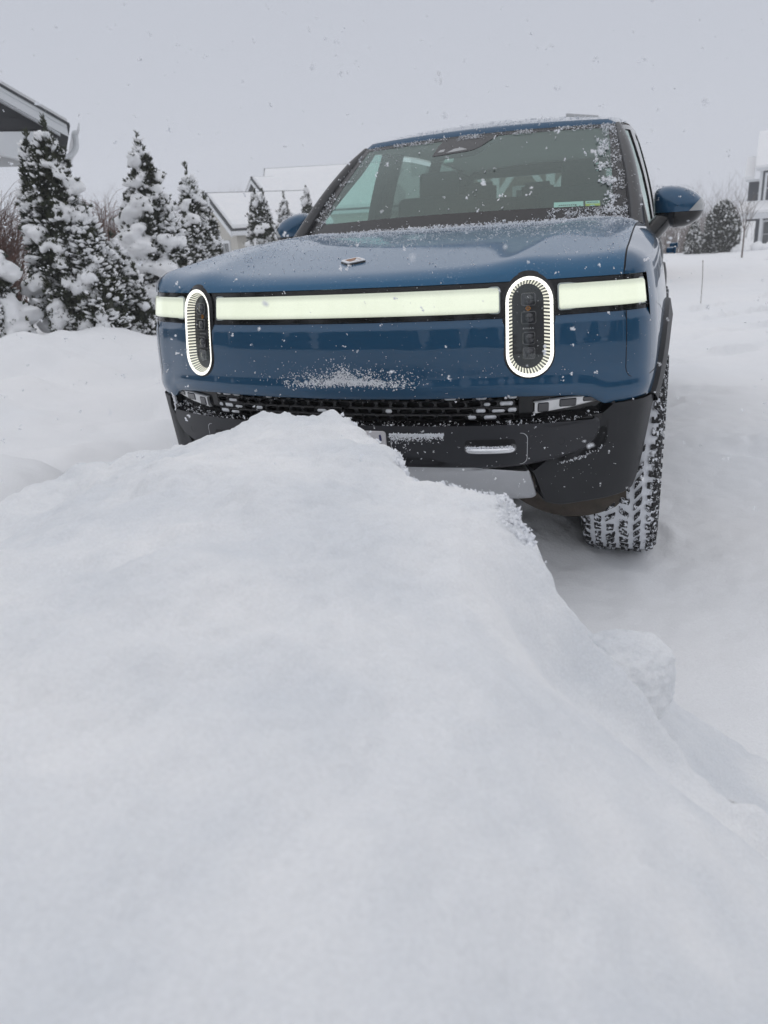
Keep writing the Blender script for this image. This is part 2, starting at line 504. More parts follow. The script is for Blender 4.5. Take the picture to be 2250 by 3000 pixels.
M['gap'] = mat_basic('panel_gap', (0.004, 0.006, 0.012), rough=0.7, var=0.1)
M['mirror'] = mat_basic('mirror_glass', (0.8, 0.82, 0.83), rough=0.02, metal=1.0, var=0.0)
M['signal'] = mat_basic('signal_lens', (0.40, 0.41, 0.41), rough=0.15, var=0.1)

# --- plan outline of the body (nose at the origin, heading -Y)
_half = np.array([(0, 0), (.2, .006), (.4, .026), (.55, .058), (.655, .092), (.75, .134), (.85, .188), (.935, .238), (1.0, .306), (1.028, .385),
                  (1.040, .48), (1.048, .60), (1.054, .78), (1.055, .95), (1.044, 1.2), (1.020, 1.6), (.998, 2.2), (.975, 3.2), (.965, 3.9), (.95, 4.55),
                  (.91, 4.86), (.82, 4.98), (.5, 5.03), (0, 5.04)])


def _cr(P, n=24):
    P = np.vstack([2 * P[0] - P[1], P, 2 * P[-1] - P[-2]]); out = []
    for i in range(1, len(P) - 2):
        p0, p1, p2, p3 = P[i - 1:i + 3]
        d = [max(1e-6, np.linalg.norm(b - a) ** .5) for a, b in ((p0, p1), (p1, p2), (p2, p3))]
        t1 = d[0]; t2 = t1 + d[1]; t3 = t2 + d[2]
        for t in np.linspace(t1, t2, n, endpoint=False):
            A1 = (t1 - t) / t1 * p0 + t / t1 * p1; A2 = (t2 - t) / d[1] * p1 + (t - t1) / d[1] * p2; A3 = (t3 - t) / d[2] * p2 + (t - t2) / d[2] * p3
            B1 = (t2 - t) / t2 * A1 + t / t2 * A2; B2 = (t3 - t) / (t3 - t1) * A2 + (t - t1) / (t3 - t1) * A3
            out.append((t2 - t) / d[1] * B1 + (t - t1) / d[1] * B2)
    out.append(P[-2]); return np.array(out)


_mir = np.vstack([_half[:0:-1] * [-1, 1], _half])
_mid = _cr(_mir)
_seg = np.r_[0, np.cumsum(np.linalg.norm(np.diff(_mid, axis=0), axis=1))]
_i0 = np.argmin(np.abs(_mid[:, 0]) + 10 * (_mid[:, 1] > 1))
_S = _seg - _seg[_i0]
_T = np.gradient(_mid, _S, axis=0); _T /= np.linalg.norm(_T, axis=1)[:, None]
_N = np.stack([_T[:, 1], -_T[:, 0]], 1)
_fr = (_S > 0) & (_mid[:, 1] < 0.9) & (_mid[:, 0] < 1.054)
_sd_ = (_S > 0) & (_mid[:, 0] > 0.9) & (_mid[:, 1] < 4.8)


def sX(x):
    a = np.interp(abs(x), _mid[_fr][:, 0], _S[_fr]); return math.copysign(a, x)


def sY(y, side=1):
    return side * np.interp(y, _mid[_sd_][:, 1], _S[_sd_])


def plan(s):
    s = np.asarray(s, float)
    return (np.stack([np.interp(s, _S, _mid[:, 0]), np.interp(s, _S, _mid[:, 1])], -1),
            np.stack([np.interp(s, _S, _N[:, 0]), np.interp(s, _S, _N[:, 1])], -1))


_oz = (np.array([.25, .36, .48, .6, .72, .765, .85, .95, 1.03, 1.14, 1.22]), np.array([.075, .05, .034, .022, .010, .003, 0, .004, .012, .030, .05]))
_zz = np.linspace(.25, 1.22, 200)
_oo = np.interp(_zz, *_oz); _k = np.hanning(25); _k /= _k.sum()
_oo = np.convolve(np.pad(_oo, 12, 'edge'), _k, 'valid')


def SP(s, z, inset):
    P, N = plan(s)
    N = N / (np.linalg.norm(N, axis=-1, keepdims=True) + 1e-9)
    z = np.asarray(z, float)
    q = P - N * (np.interp(z, _zz, _oo) + np.asarray(inset, float))[..., None]
    return np.concatenate([q, (z + 0 * q[..., 0])[..., None]], -1)


S_BAND = sX(1.016)
S_SEAM = sX(.938)
LAMP_X, LAMP_Z, LAMP_HW, LAMP_HH = .644, .994, .0872, .171
S_LAMP = sX(LAMP_X)

car = empty('car', (0, 0, 0))
tag(car, 'blue electric pickup-style SUV with lit oval headlamps and light bar, dusted with snow', 'car')

_xb = np.array([0, .6, .79, .84, .862, .885, .95, 1.0, 1.05]); _zb = np.array([.763, .768, .758, .748, .732, .720, .722, .727, .73])


def zbot(s):
    P, _ = plan(s); x = np.abs(P[..., 0]); return np.interp(x, _xb, _zb)


def in_stadium(s, z, hw, hh):
    a = np.abs(np.abs(s) - abs(S_LAMP)); b = np.maximum(np.abs(z - LAMP_Z) - (hh - hw), 0)
    return a * a + b * b < hw * hw


def grid_obj(name, S_, ZF, inset_rows, mat, drop=None, parent=car):
    """rows: list of (fn(s)->z, inset)"""
    rows = [SP(S_, fz(S_), np.full(len(S_), ins)) for fz, ins in inset_rows]
    G = np.stack(rows, 1)
    a, b = G.shape[:2]
    F = []
    for i in range(a - 1):
        for j in range(b - 1):
            if drop is not None:
                sc_, zc_ = (S_[i] + S_[i + 1]) / 2, (G[i, j, 2] + G[i + 1, j + 1, 2]) / 2
                yc_ = (G[i, j, 1] + G[i + 1, j + 1, 1]) / 2
                if drop(sc_, zc_, yc_): continue
            F.append((i * b + j, (i + 1) * b + j, (i + 1) * b + j + 1, i * b + j + 1))
    return mobj(name, G.reshape(-1, 3), F, mat, parent, True, 50)


ARCH = [(0.90, 0.42), (3.98, 0.42)]


def zt(s):
    P, _ = plan(s); y = P[..., 1]
    return np.interp(y, [0, .42, .8, 1.5, 2.0, 4.6], [1.142, 1.142, 1.162, 1.195, 1.215, 1.23])


# fascia below the light band
Sf = np.arange(-S_BAND, S_BAND + .002, .004)
NV = 62
rows = [(lambda s: zbot(s) + .004, .10), (lambda s: zbot(s) + .001, .010), (lambda s: zbot(s), .003)]
for k in range(1, NV + 1):
    rows.append((lambda s, t=k / NV: zbot(s) + .003 + (1.029 - zbot(s) - .003) * t, float(.009 * max(0, (k / NV - .90) / .10) - .006 * math.exp(-((k / NV - .12) / .10) ** 2) + (.0008 if k == 1 else 0))))
rows.append((lambda s: 0 * s + 1.0305, .002)); rows.append((lambda s: 0 * s + 1.031, .02))
grid_obj('front_fascia', Sf, None, rows, M['paint'], drop=lambda s, z, y: in_stadium(s, z, .0815, .166))

# black band carrying the light bars
Sb = np.arange(-S_BAND - .006, S_BAND + .008, .004)
rows = [(lambda s, t=k / 28: 1.024 + .1155 * t, .008) for k in range(29)] + [(lambda s: 0 * s + 1.1402, .05)]
grid_obj('light_band', Sb, None, rows, M['gloss_black'], drop=lambda s, z, y: in_stadium(s, z, .0815, .166))


def bar_panel(x0, x1, rim=True):
    s0, s1 = sX(x0), sX(x1)
    o = panel('light_bar', rrect(s0, 1.046, s1, 1.124, .009), SP, -.001, .012, M['lamp_bar'], car, bev=.004, cut=.02)
    O = rrect(s0 - .004, 1.042, s1 + .004, 1.128, .011); I = rrect(s0, 1.046, s1, 1.124, .009)
    strip_ring('lens_rim', O, I, SP, .0035, .001, M['rim_clear'], o)
    return o


bar_panel(-.540, .549)
bar_panel(.737, 1.008)
bar_panel(-1.004, -.737)

# fenders and doors (side shell)
for sd in (1, -1):
    Ss = np.r_[np.arange(S_BAND, sY(1.55), .010), np.arange(sY(1.55), sY(4.7), .03)] * sd
    if sd < 0: Ss = Ss[::-1]
    rows = [(lambda s, t=k / 60: .45 + (zt(s) - .45) * t, 0.0) for k in range(61)]
    def drop(s, z, y):
        for cy, cz in ARCH:
            if (y - cy) ** 2 + (z - cz) ** 2 < .55 ** 2: return True
        return (y < .5 and z < .726) or (y > .5 and y < .9 and z < .5)
    grid_obj('side_panel', Ss, None, rows, M['paint'], drop=drop)

# --- bonnet and fender tops
_hz = np.array([(0, 1.168), (.06, 1.180), (.12, 1.192), (.28, 1.219), (.41, 1.240), (.63, 1.276), (.93, 1.308), (1.2, 1.322), (1.45, 1.330), (1.8, 1.335)])


def zcrest(y):
    return np.interp(y, _hz[:, 0], _hz[:, 1])


_zy = np.linspace(-.2, 2.0, 221); _zc = np.convolve(np.pad(zcrest(_zy), 10, 'edge'), np.ones(21) / 21, 'valid')
_bs = np.linspace(-sY(1.9), sY(1.9), 6000)
_bp = SP(_bs, zt(_bs), 0 * _bs)


def hood_z(X, Y):
    X = np.asarray(X, float); Y = np.asarray(Y, float)
    sh = X.shape
    q = np.stack([X.ravel(), Y.ravel()], 1)
    zz = np.empty(len(q))
    for a in range(0, len(q), 600):
        d2 = ((q[a:a + 600, None, :] - _bp[None, :, :2]) ** 2).sum(-1)
        i = d2.argmin(1); d = np.sqrt(d2[np.arange(len(i)), i])
        yb = _bp[i, 1]
        side = sstep(.25, .6, yb)
        r = .075 + .10 * side
        t = np.clip(1 - d / r, 0, 1)
        fall = 1 - np.sqrt(np.clip(1 - t * t, 0, 1))
        zc = np.interp(q[a:a + 600, 1], _zy, _zc)
        # flat centre, two faint power creases
        x = np.abs(q[a:a + 600, 0])
        zc = zc - .012 * sstep(.55, .95, x) + .010 * np.exp(-((x - .60 - .08 * q[a:a + 600, 1]) / .10) ** 2)
        zz[a:a + 600] = zc - (zc - _bp[i, 2]) * fall
    return zz.reshape(sh)


_hx0 = float(SP(np.array([S_SEAM]), np.array([1.142]), np.array([0.]))[0, 0])
_hy0 = float(SP(np.array([S_SEAM]), np.array([1.142]), np.array([0.]))[0, 1])


def hood_edge(y):
    return np.interp(y, [_hy0, .6, 1.5], [_hx0, _hx0 - .006, .895])


U = np.r_[0, .004, .01, .02, .032, .048, np.linspace(.07, 1, 60)]
sh = np.linspace(-S_SEAM, S_SEAM, 240)
Ph = SP(sh, zt(sh), 0 * sh)
G = np.zeros((len(sh), len(U), 3))
for i in range(len(sh)):
    x0, y0 = Ph[i, :2]
    f = x0 / Ph[-1, 0]
    yy = y0 + U * (1.50 - .06 * (1 - f * f) - y0)
    xx = f * hood_edge(yy)
    G[i, :, 0], G[i, :, 1] = xx, yy
G[:, :, 2] = hood_z(G[:, :, 0], G[:, :, 1])
G[:, 0, 2] = Ph[:, 2]
low = G[:, :1].copy(); low[:, :, 2] -= .001; low[:, :, 1] += .016
G = np.concatenate([low, G], 1)
m = MB(); m.grid(G, flip=True)
m.build('hood', M['hood_paint'], car, True, 50)
HOOD_G = G[:, 1:]
for sd in (1, -1):
    ss = np.r_[np.linspace(S_SEAM + .004, sY(.9), 60), np.linspace(sY(.93), sY(1.85), 24)]
    Pf = SP(ss * sd, zt(ss), 0 * ss)
    K = np.linspace(0, 1, 16)
    G2 = np.zeros((len(ss), 16, 3))
    for i in range(len(ss)):
        x0, y0 = Pf[i, :2]
        tgt_y = y0 + .02 if y0 > .4 else _hy0 + (y0 - Pf[0, 1]) * (.42 - _hy0) / (.4 - Pf[0, 1])
        tx = sd * (hood_edge(max(tgt_y, .2)) + .0055)
        G2[i, :, 0] = x0 + (tx - x0) * K; G2[i, :, 1] = y0 + (tgt_y - y0) * K
    G2[:, :, 2] = hood_z(G2[:, :, 0], G2[:, :, 1])
    G2[:, 0, 2] = Pf[:, 2]
    m = MB(); m.grid(G2, flip=(sd < 0)); m.build('fender_top', M['paint'], car, True, 50)
    yy = np.linspace(_hy0 + .004, 1.46, 40)
    m = MB()
    P3 = np.stack([sd * (hood_edge(yy) + .002), yy, hood_z(sd * (hood_edge(yy) + .002), yy) - .004], 1)
    m.tube(P3, .0035, 6); m.build('panel_gap', M['gap'], car)
    # seam down the fascia corner
    m = MB()
    a = [(sX(.942) * sd, z) for z in np.linspace(1.026, .84, 14)]
    b = [(sX(.945) * sd, .825), (sX(.952) * sd, .812), (sX(.962) * sd, .804), (sX(.975) * sd, .800)] + [(sY(y) * sd, .80 + (y - .33) * .12) for y in np.linspace(.34, .46, 6)]
    pts = np.array(a + b)
    m.tube(SP(pts[:, 0], pts[:, 1], np.full(len(pts), .0012)), .0024, 6); m.build('panel_gap', M['gap'], car)
    # crease seam from the lamp corner back along the fender
    pts = np.array([(sX(1.003) * sd, 1.040), (sY(.42) * sd, 1.036), (sY(.52) * sd, 1.015), (sY(.6) * sd, .985)])
    m = MB(); m.tube(SP(pts[:, 0], pts[:, 1], np.full(len(pts), .0012)), .002, 6); m.build('panel_gap', M['gap'], car)

# --- headlamps
for sd in (1, -1):
    s0 = S_LAMP * sd
    hl = strip_ring('headlight', stadium(s0, LAMP_Z + .0035, LAMP_HW + .0015, LAMP_HH + .0045), stadium(s0, LAMP_Z, .0790, .1615), SP, .002, -.007, M['gloss_black'], car)
    O2 = stadium(s0, LAMP_Z + .0035, LAMP_HW + .002, LAMP_HH + .005)
    strip_ring('bezel', O2, stadium(s0, LAMP_Z + .0035, LAMP_HW + .0015, LAMP_HH + .0045), SP, .03, .002, M['gloss_black'], hl)
    strip_ring('light_ring', stadium(s0, LAMP_Z, .0790, .1615), stadium(s0, LAMP_Z, .0685, .1505), SP, -.007, -.003, M['lamp_ring'], hl)
    n = 16
    # fins down the wall of the bowl
    def bowl(k, t, hw0=.0685, hh0=.1505, hw1=.0545, hh1=.1365, d0=-.003, d1=.024):
        hw, hh = hw0 + (hw1 - hw0) * t, hh0 + (hh1 - hh0) * t
        per = 2 * math.pi * hw0 + 4 * (hh0 - hw0); u = (k % 1.0) * per
        L = 2 * (hh0 - hw0)
        if u < math.pi * hw0: a = u / hw0; p = (hw * math.cos(a), hh - hw + hw * math.sin(a))
        elif u < math.pi * hw0 + L: q = (u - math.pi * hw0) / L; p = (-hw, (hh - hw) * (1 - 2 * q))
        elif u < 2 * math.pi * hw0 + L: a = math.pi + (u - math.pi * hw0 - L) / hw0; p = (hw * math.cos(a), -(hh - hw) + hw * math.sin(a))
        else: q = (u - 2 * math.pi * hw0 - L) / L; p = (hw, -(hh - hw) * (1 - 2 * q))
        return (s0 + p[0], LAMP_Z + p[1], d0 + (d1 - d0) * t)
    m = MB(); NF = 66
    for k in range(NF * 2):
        q = [bowl(k / (NF * 2), 0), bowl((k + 1) / (NF * 2), 0), bowl((k + 1) / (NF * 2), 1), bowl(k / (NF * 2), 1)]
        A = np.array(q); m.add(SP(A[:, 0], A[:, 1], A[:, 2]), [(0, 1, 2, 3)], k % 2)
    m.build('bowl_fins', None, hl, smooth=False, mats=[M['lamp_fin'], M['lamp_wall']])
    panel('reflector_plate', stadium(s0, LAMP_Z, .0545, .1365), SP, .024, .03, M['lamp_floor'], hl, bev=.001)
    for zc_, hh_, hw_ in ((.088, .021, .026), (.030, .021, .026), (-.036, .021, .022), (-.085, .020, .022)):
        z0 = LAMP_Z + zc_
        le = panel('projector_lens', rrect(s0 - hw_, z0 - hh_, s0 + hw_, z0 + hh_, .009), SP, .014, .025, M['lamp_lens'], hl, bev=.003)
        cx = s0 + .002
        O = [(cx + .0145 * math.cos(t), z0 + .0145 * math.sin(t)) for t in np.linspace(0, 2 * math.pi, 24, endpoint=False)]
        I = [(cx + .002 * math.cos(t), z0 + .002 * math.sin(t)) for t in np.linspace(0, 2 * math.pi, 24, endpoint=False)]
        strip_ring('lens_dome', O, I, SP, .0135, .008, M['lamp_lens'], hl)
        strip_ring('lens_edge', rrect(s0 - hw_ + .001, z0 - hh_ + .001, s0 + hw_ - .001, z0 + hh_ - .001, .008), rrect(s0 - hw_ + .0028, z0 - hh_ + .0028, s0 + hw_ - .0028, z0 + hh_ - .0028, .006), SP, .0135, .0132, M['lens_rim'], hl)
    # orange lozenge mark
    dz = LAMP_Z + .059
    O = [(s0 + .010, dz), (s0, dz + .0115), (s0 - .010, dz), (s0, dz - .0115)]; I = [(s0 + .0062, dz), (s0, dz + .0072), (s0 - .0062, dz), (s0, dz - .0072)]
    strip_ring('lozenge_mark', O, I, SP, .0225, .0225, M['orange'], hl)
    panel('lozenge_mark', rrect(s0 - .0011, dz - .005, s0 + .0011, dz + .005, .0005), SP, .0225, .024, M['orange'], hl, bev=.0001)
    strip_ring('lens_cover', stadium(s0, LAMP_Z, .069, .151), stadium(s0, LAMP_Z, .004, .087), SP, -.0025, -.005, M['cover'], hl)


def text_mesh(body):
    cu = bpy.data.curves.new('t', 'FONT'); cu.body = body; cu.resolution_u = 2
    o = bpy.data.objects.new('t', cu); sc.collection.objects.link(o)
    dg = bpy.context.evaluated_depsgraph_get(); me = bpy.data.meshes.new_from_object(o.evaluated_get(dg))
    V = np.array([v.co[:2] for v in me.vertices]); F = [tuple(p.vertices) for p in me.polygons]
    bpy.data.objects.remove(o); bpy.data.curves.remove(cu); bpy.data.meshes.remove(me)
    V[:, 0] -= (V[:, 0].min() + V[:, 0].max()) / 2; V[:, 1] -= V[:, 1].min()
    return V, F


def text_on(name, body, mapf, a, b, h, w, inset, mat, parent):
    V, F = text_mesh(body)
    V = V / [V[:, 0].max() - V[:, 0].min(), V[:, 1].max()] * [w, h]
    return mobj(name, mapf(a + V[:, 0], b + V[:, 1], np.full(len(V), inset)), F, mat, parent, False)


for hl in [c for c in car.children if c.name.startswith('headlight')]:
    sd = 1 if hl.data.vertices[0].co.x > 0 else -1
    text_on('lettering', 'R I V I A N', SP, S_LAMP * sd, LAMP_Z - .0075, .0052, .036, .0225, M['white_ink'], hl)

# --- lower front: cavity, grille, fog lamps, shelf, bumper bar, skid plate, corners
sc9 = sX(.895)
rows = [(lambda s, t=k / 6: .46 + .33 * t, .16) for k in range(7)] + [(lambda s: 0 * s + .79, .0)]
Sg = np.linspace(-sX(.93), sX(.93), 90)
grid_obj('intake_cavity', Sg, None, [(lambda s, t=k / 6: .46 + (zbot(s) + .02 - .46) * t, .13) for k in range(7)], M['void'])

gr = MB(); plugs = MB(); rg = np.random.RandomState(5)
cw, ch = .0545, .0238
gz0 = .681
for r_ in range(4):
    for c_ in range(-12, 12):
        x = (c_ + .5 + (.5 if r_ % 2 else 0)) * cw
        x0, x1 = max(x - cw / 2, -.603), min(x + cw / 2, .612)
        if x1 - x0 < .03: continue
        z0, z1 = gz0 + r_ * ch, gz0 + (r_ + 1) * ch
        inner = rrect(sX(x0) + .0045, z0 + .0035, sX(x1) - .0045, z1 - .0035, .0080, 4)
        c0, c1 = sX((x0 + x1) / 2), (z0 + z1) / 2
        outer = []
        hx, hz = (sX(x1) - sX(x0)) / 2, ch / 2
        for (a, b) in inner:
            da, db = a - c0, b - c1
            t = min(hx / max(abs(da), 1e-6), hz / max(abs(db), 1e-6)); outer.append((c0 + da * t, c1 + db * t))
        O, I = np.array(outer), np.array(inner)
        G = np.stack([SP(O[:, 0], O[:, 1], np.full(len(O), .022)), SP(I[:, 0], I[:, 1], np.full(len(I), .0195)), SP(I[:, 0], I[:, 1], np.full(len(I), .050))], 1)
        gr.grid(G, close_u=True)
        e_ = min(abs(x - (-.603)), abs(.612 - x)) / cw
        pr = .95 if e_ < 1.1 else .75 if e_ < 2.1 else .4 if e_ < 3.2 else .13 if e_ < 6 else .05
        if rg.rand() < pr:
            cx = (sX(x0) + sX(x1)) / 2; hw_ = (sX(x1) - sX(x0)) / 2 - .005
            frac = 1 if e_ < 1.6 else rg.uniform(.45, 1)
            poly = rrect(cx - hw_, z0 + .004, cx - hw_ + 2 * hw_ * frac, z1 - .004 - (rg.rand() * .006 if e_ > 1 else 0), .007, 4)
            C = np.array(poly); ctr = C.mean(0)
            ring = [SP(ctr[0] + (C[:, 0] - ctr[0]) * q, ctr[1] + (C[:, 1] - ctr[1]) * q, np.full(len(C), .022 - .010 * (1 - q * q) + .003 * rg.rand(len(C)))) for q in (1, .75, .4, .02)]
            plugs.grid(np.stack(ring, 1), close_u=True)
grille = gr.build('grille', M['gloss_black'], car, True, 40)
grille['label'] = 'black brick-pattern grille'
plugs.build('packed_snow', M['flake'], grille)['kind'] = 'stuff'
Sgf = np.linspace(sX(-.605), sX(.614), 60)
grid_obj('grille_backing', Sgf, None, [(lambda s: 0 * s + .680, .022), (lambda s: 0 * s + .680, .08), (lambda s: 0 * s + .782, .08)], M['void'], parent=grille)

for sd in (1, -1):
    P = [(sX(.662) * sd, .696), (sX(.662) * sd, .742), (sX(.77) * sd, .752), (sX(.882) * sd, .752), (sX(.890) * sd, .744), (sX(.884) * sd, .732), (sX(.77) * sd, .710)]
    fl = panel('fog_lamp', round_poly(P, .005), SP, .016, .10, M['chrome'], car, bev=.004)
    for x0, x1, za, zb_ in ((.675, .712, .704, .738), (.745, .80, .718, .746), (.82, .872, .730, .748)):
        panel('fog_lens', rrect(min(sX(x0) * sd, sX(x1) * sd), za, max(sX(x0) * sd, sX(x1) * sd), zb_, .006), SP, .0125, .020, M['lamp_lens'], fl, bev=.003)
    # gloss surround between grille and lamp, and shelf wing
    P = [(sX(.614) * sd, .676), (sX(.614) * sd, .785), (sX(.660) * sd, .785), (sX(.660) * sd, .690), (sX(.88) * sd, .727), (sX(.888) * sd, .684)]
    panel('lamp_surround', P, SP, .030, .12, M['gloss_black'], car, bev=.002)

_blk_top = (np.array([0, .45, .7, .81, .86, .89]), np.array([.657, .658, .664, .677, .687, .690]))
bt = lambda s: np.interp(np.abs(plan(s)[0][..., 0]), *_blk_top)
Sh = np.linspace(-sX(.872), sX(.872), 100)
grid_obj('bumper_shelf', Sh, None, [(lambda s: np.maximum(bt(s), .690) + .002, .13), (lambda s: np.maximum(bt(s) + .010, .674), .05), (lambda s: bt(s) + .008, .01), (lambda s: bt(s) + .001, -.012), (lambda s: bt(s) - .02, -.015)], M['gloss_black'])


def hx(x, z): return (sX(x), z)


right = [hx(.45, .658), hx(.7, .664), hx(.80, .675), hx(.846, .684), hx(.864, .672), hx(.868, .64), hx(.857, .60), hx(.822, .568), hx(.735, .540), hx(.63, .523), hx(.47, .512), hx(.40, .520), hx(.335, .546), hx(.28, .551)]
poly = [(0, .657)] + right + [(-a, b) for a, b in right[::-1]]
bb = panel('bumper_bar', round_poly(poly, .02, 3), SP, -.028, .11, M['bumper_grey'], car, bev=.008)
for sd in (1, -1):
    O = rrect(min(sX(.168) * sd, sX(.638) * sd), .530, max(sX(.168) * sd, sX(.638) * sd), .644, .022); 
    if sd > 0 or True:
        c = np.mean(O, 0); I = [((a - c[0]) * .992 + c[0], (b - c[1]) * .972 + c[1]) for a, b in O]
        strip_ring('hook_panel_line', O, I, SP, -.0285, -.0285, M['silver'], bb)
    hp = panel('hook_pocket_shade', rrect(min(sX(.43) * sd, sX(.60) * sd), .588, max(sX(.43) * sd, sX(.60) * sd), .624, .014), SP, -.0283, -.02, M['void'], bb, bev=.001)  # flat near-black plate, the shade of the hook recess put into its colour
    path = []
    for x, i_ in ((.440, -.015), (.440, -.05), (.448, -.066), (.468, -.074), (.562, -.074), (.582, -.066), (.590, -.05), (.590, -.015)):
        path.append(SP(np.array([sX(x) * sd]), np.array([.596]), np.array([i_]))[0])
    path = _cr(np.array(path), 6)
    m = MB(); m.tube(path, .0105, 10); th = m.build('tow_hook', M['hook'], car)
    for x in (.308, .745):
        a0 = sX(x) * sd
        t = np.linspace(0, 2 * math.pi, 24, endpoint=False)
        O = np.stack([a0 + .0125 * np.cos(t), .604 + .0125 * np.sin(t)], 1); I = np.stack([a0 + .010 * np.cos(t), .604 + .010 * np.sin(t)], 1)
        strip_ring('parking_sensor', O, I, SP, -.0285, -.0265, M['void'], bb)
pl = panel('licence_plate', rrect(-.152, .506, .152, .655, .012), SP, -.036, -.026, M['plate'], car, bev=.002)
for mat, pts in ((M['navy'], [(.128, .641), (.134, .644), (.137, .636), (.133, .630), (.138, .622), (.132, .614), (.129, .620), (.131, .629)]),
                 (M['navy'], [(.082, .642), (.088, .640), (.086, .632), (.083, .625), (.080, .628), (.083, .634)]),
                 (M['red'], [(.126, .603), (.131, .600), (.134, .605), (.138, .602), (.136, .596), (.140, .590), (.134, .592), (.129, .588), (.130, .595)])):
    panel('plate_mark', pts, SP, -.0365, -.036, mat, pl, bev=.0001)

skid_map = lambda a, b, i: SP(a, b, np.asarray(i) + np.maximum(0, .50 - np.asarray(b)) * .55)
rt = [hx(.30, .538), hx(.345, .531), hx(.405, .506), hx(.47, .499), hx(.648, .500), hx(.672, .44), hx(.695, .375), hx(.68, .362)]
poly = [(0, .538)] + rt + [(-a, b) for a, b in rt[::-1]]
panel('skid_plate', round_poly(poly, .012, 3), skid_map, -.012, .06, M['silver'], car, bev=.004)

for sd in (1, -1):
    P = [hx(.908, .724), hx(.925, .68), hx(.929, .62), hx(.915, .560), hx(.855, .527), hx(.755, .508), hx(.655, .497), hx(.680, .44), hx(.703, .37), hx(.76, .349), hx(.88, .356), (sY(.345), .374), (sY(.385), .42), (sY(.41), .52), (sY(.455), .66), (sY(.49), .722)]
    rr = [.004, .03, .03, .04, .04, .03, .01, .02, .02, .03, .04, .02, .03, .04, .02, .004]
    P = round_poly(P, rr, 4)
    if sd < 0: P = [(-a, b) for a, b in P]
    panel('bumper_corner', P, SP, -.006, .11, M['matte_black'], car, bev=.006)
    # arch cladding
    for ai, (cy, cz) in enumerate(ARCH):
        A = np.linspace(rad(196) if ai == 0 else rad(200), rad(-18), 60)
        prof = [(.590, .0), (.584, -.016), (.52, -.024), (.503, -.020), (.500, -.008), (.500, .20)]
        if ai == 0:
            A = np.linspace(rad(149), rad(-18), 50)
        rows_ = []
        for rr_, ins in prof:
            y = cy + rr_ * np.cos(A); z = cz + rr_ * np.sin(A)
            sv = np.array([sY(t) for t in y])
            rows_.append(SP(sv * sd, z, np.full(len(A), ins)))
        m = MB(); m.grid(np.stack(rows_, 1), flip=(sd < 0)); m.build('arch_cladding', M['matte_black'], car)
    # air deflector in front of the wheel
    m = MB()
    xs = np.linspace(.50, .955, 14)
    G = np.stack([np.stack([sd * xs, .40 + .05 * (xs - .5) + dy + 0 * xs, z + .10 * ((xs - .74) / .25) ** 2 * (1 if z < .25 else .2)], 1) for z, dy in ((.38, .0), (.30, .01), (.235, .03), (.205, .05), (.21, .07), (.38, .09))], 1)
    m.grid(G); m.build('air_deflector', M['mudflap'], car)

m = MB(); m.box((0, 2.6, .47), (1.46, 4.1, .26)); m.box((0, .75, .62), (1.2, .9, .3)); m.box((0, 1.02, .95), (1.5, 1.1, .3)); m.build('underbody', M['void'], car, smooth=False)

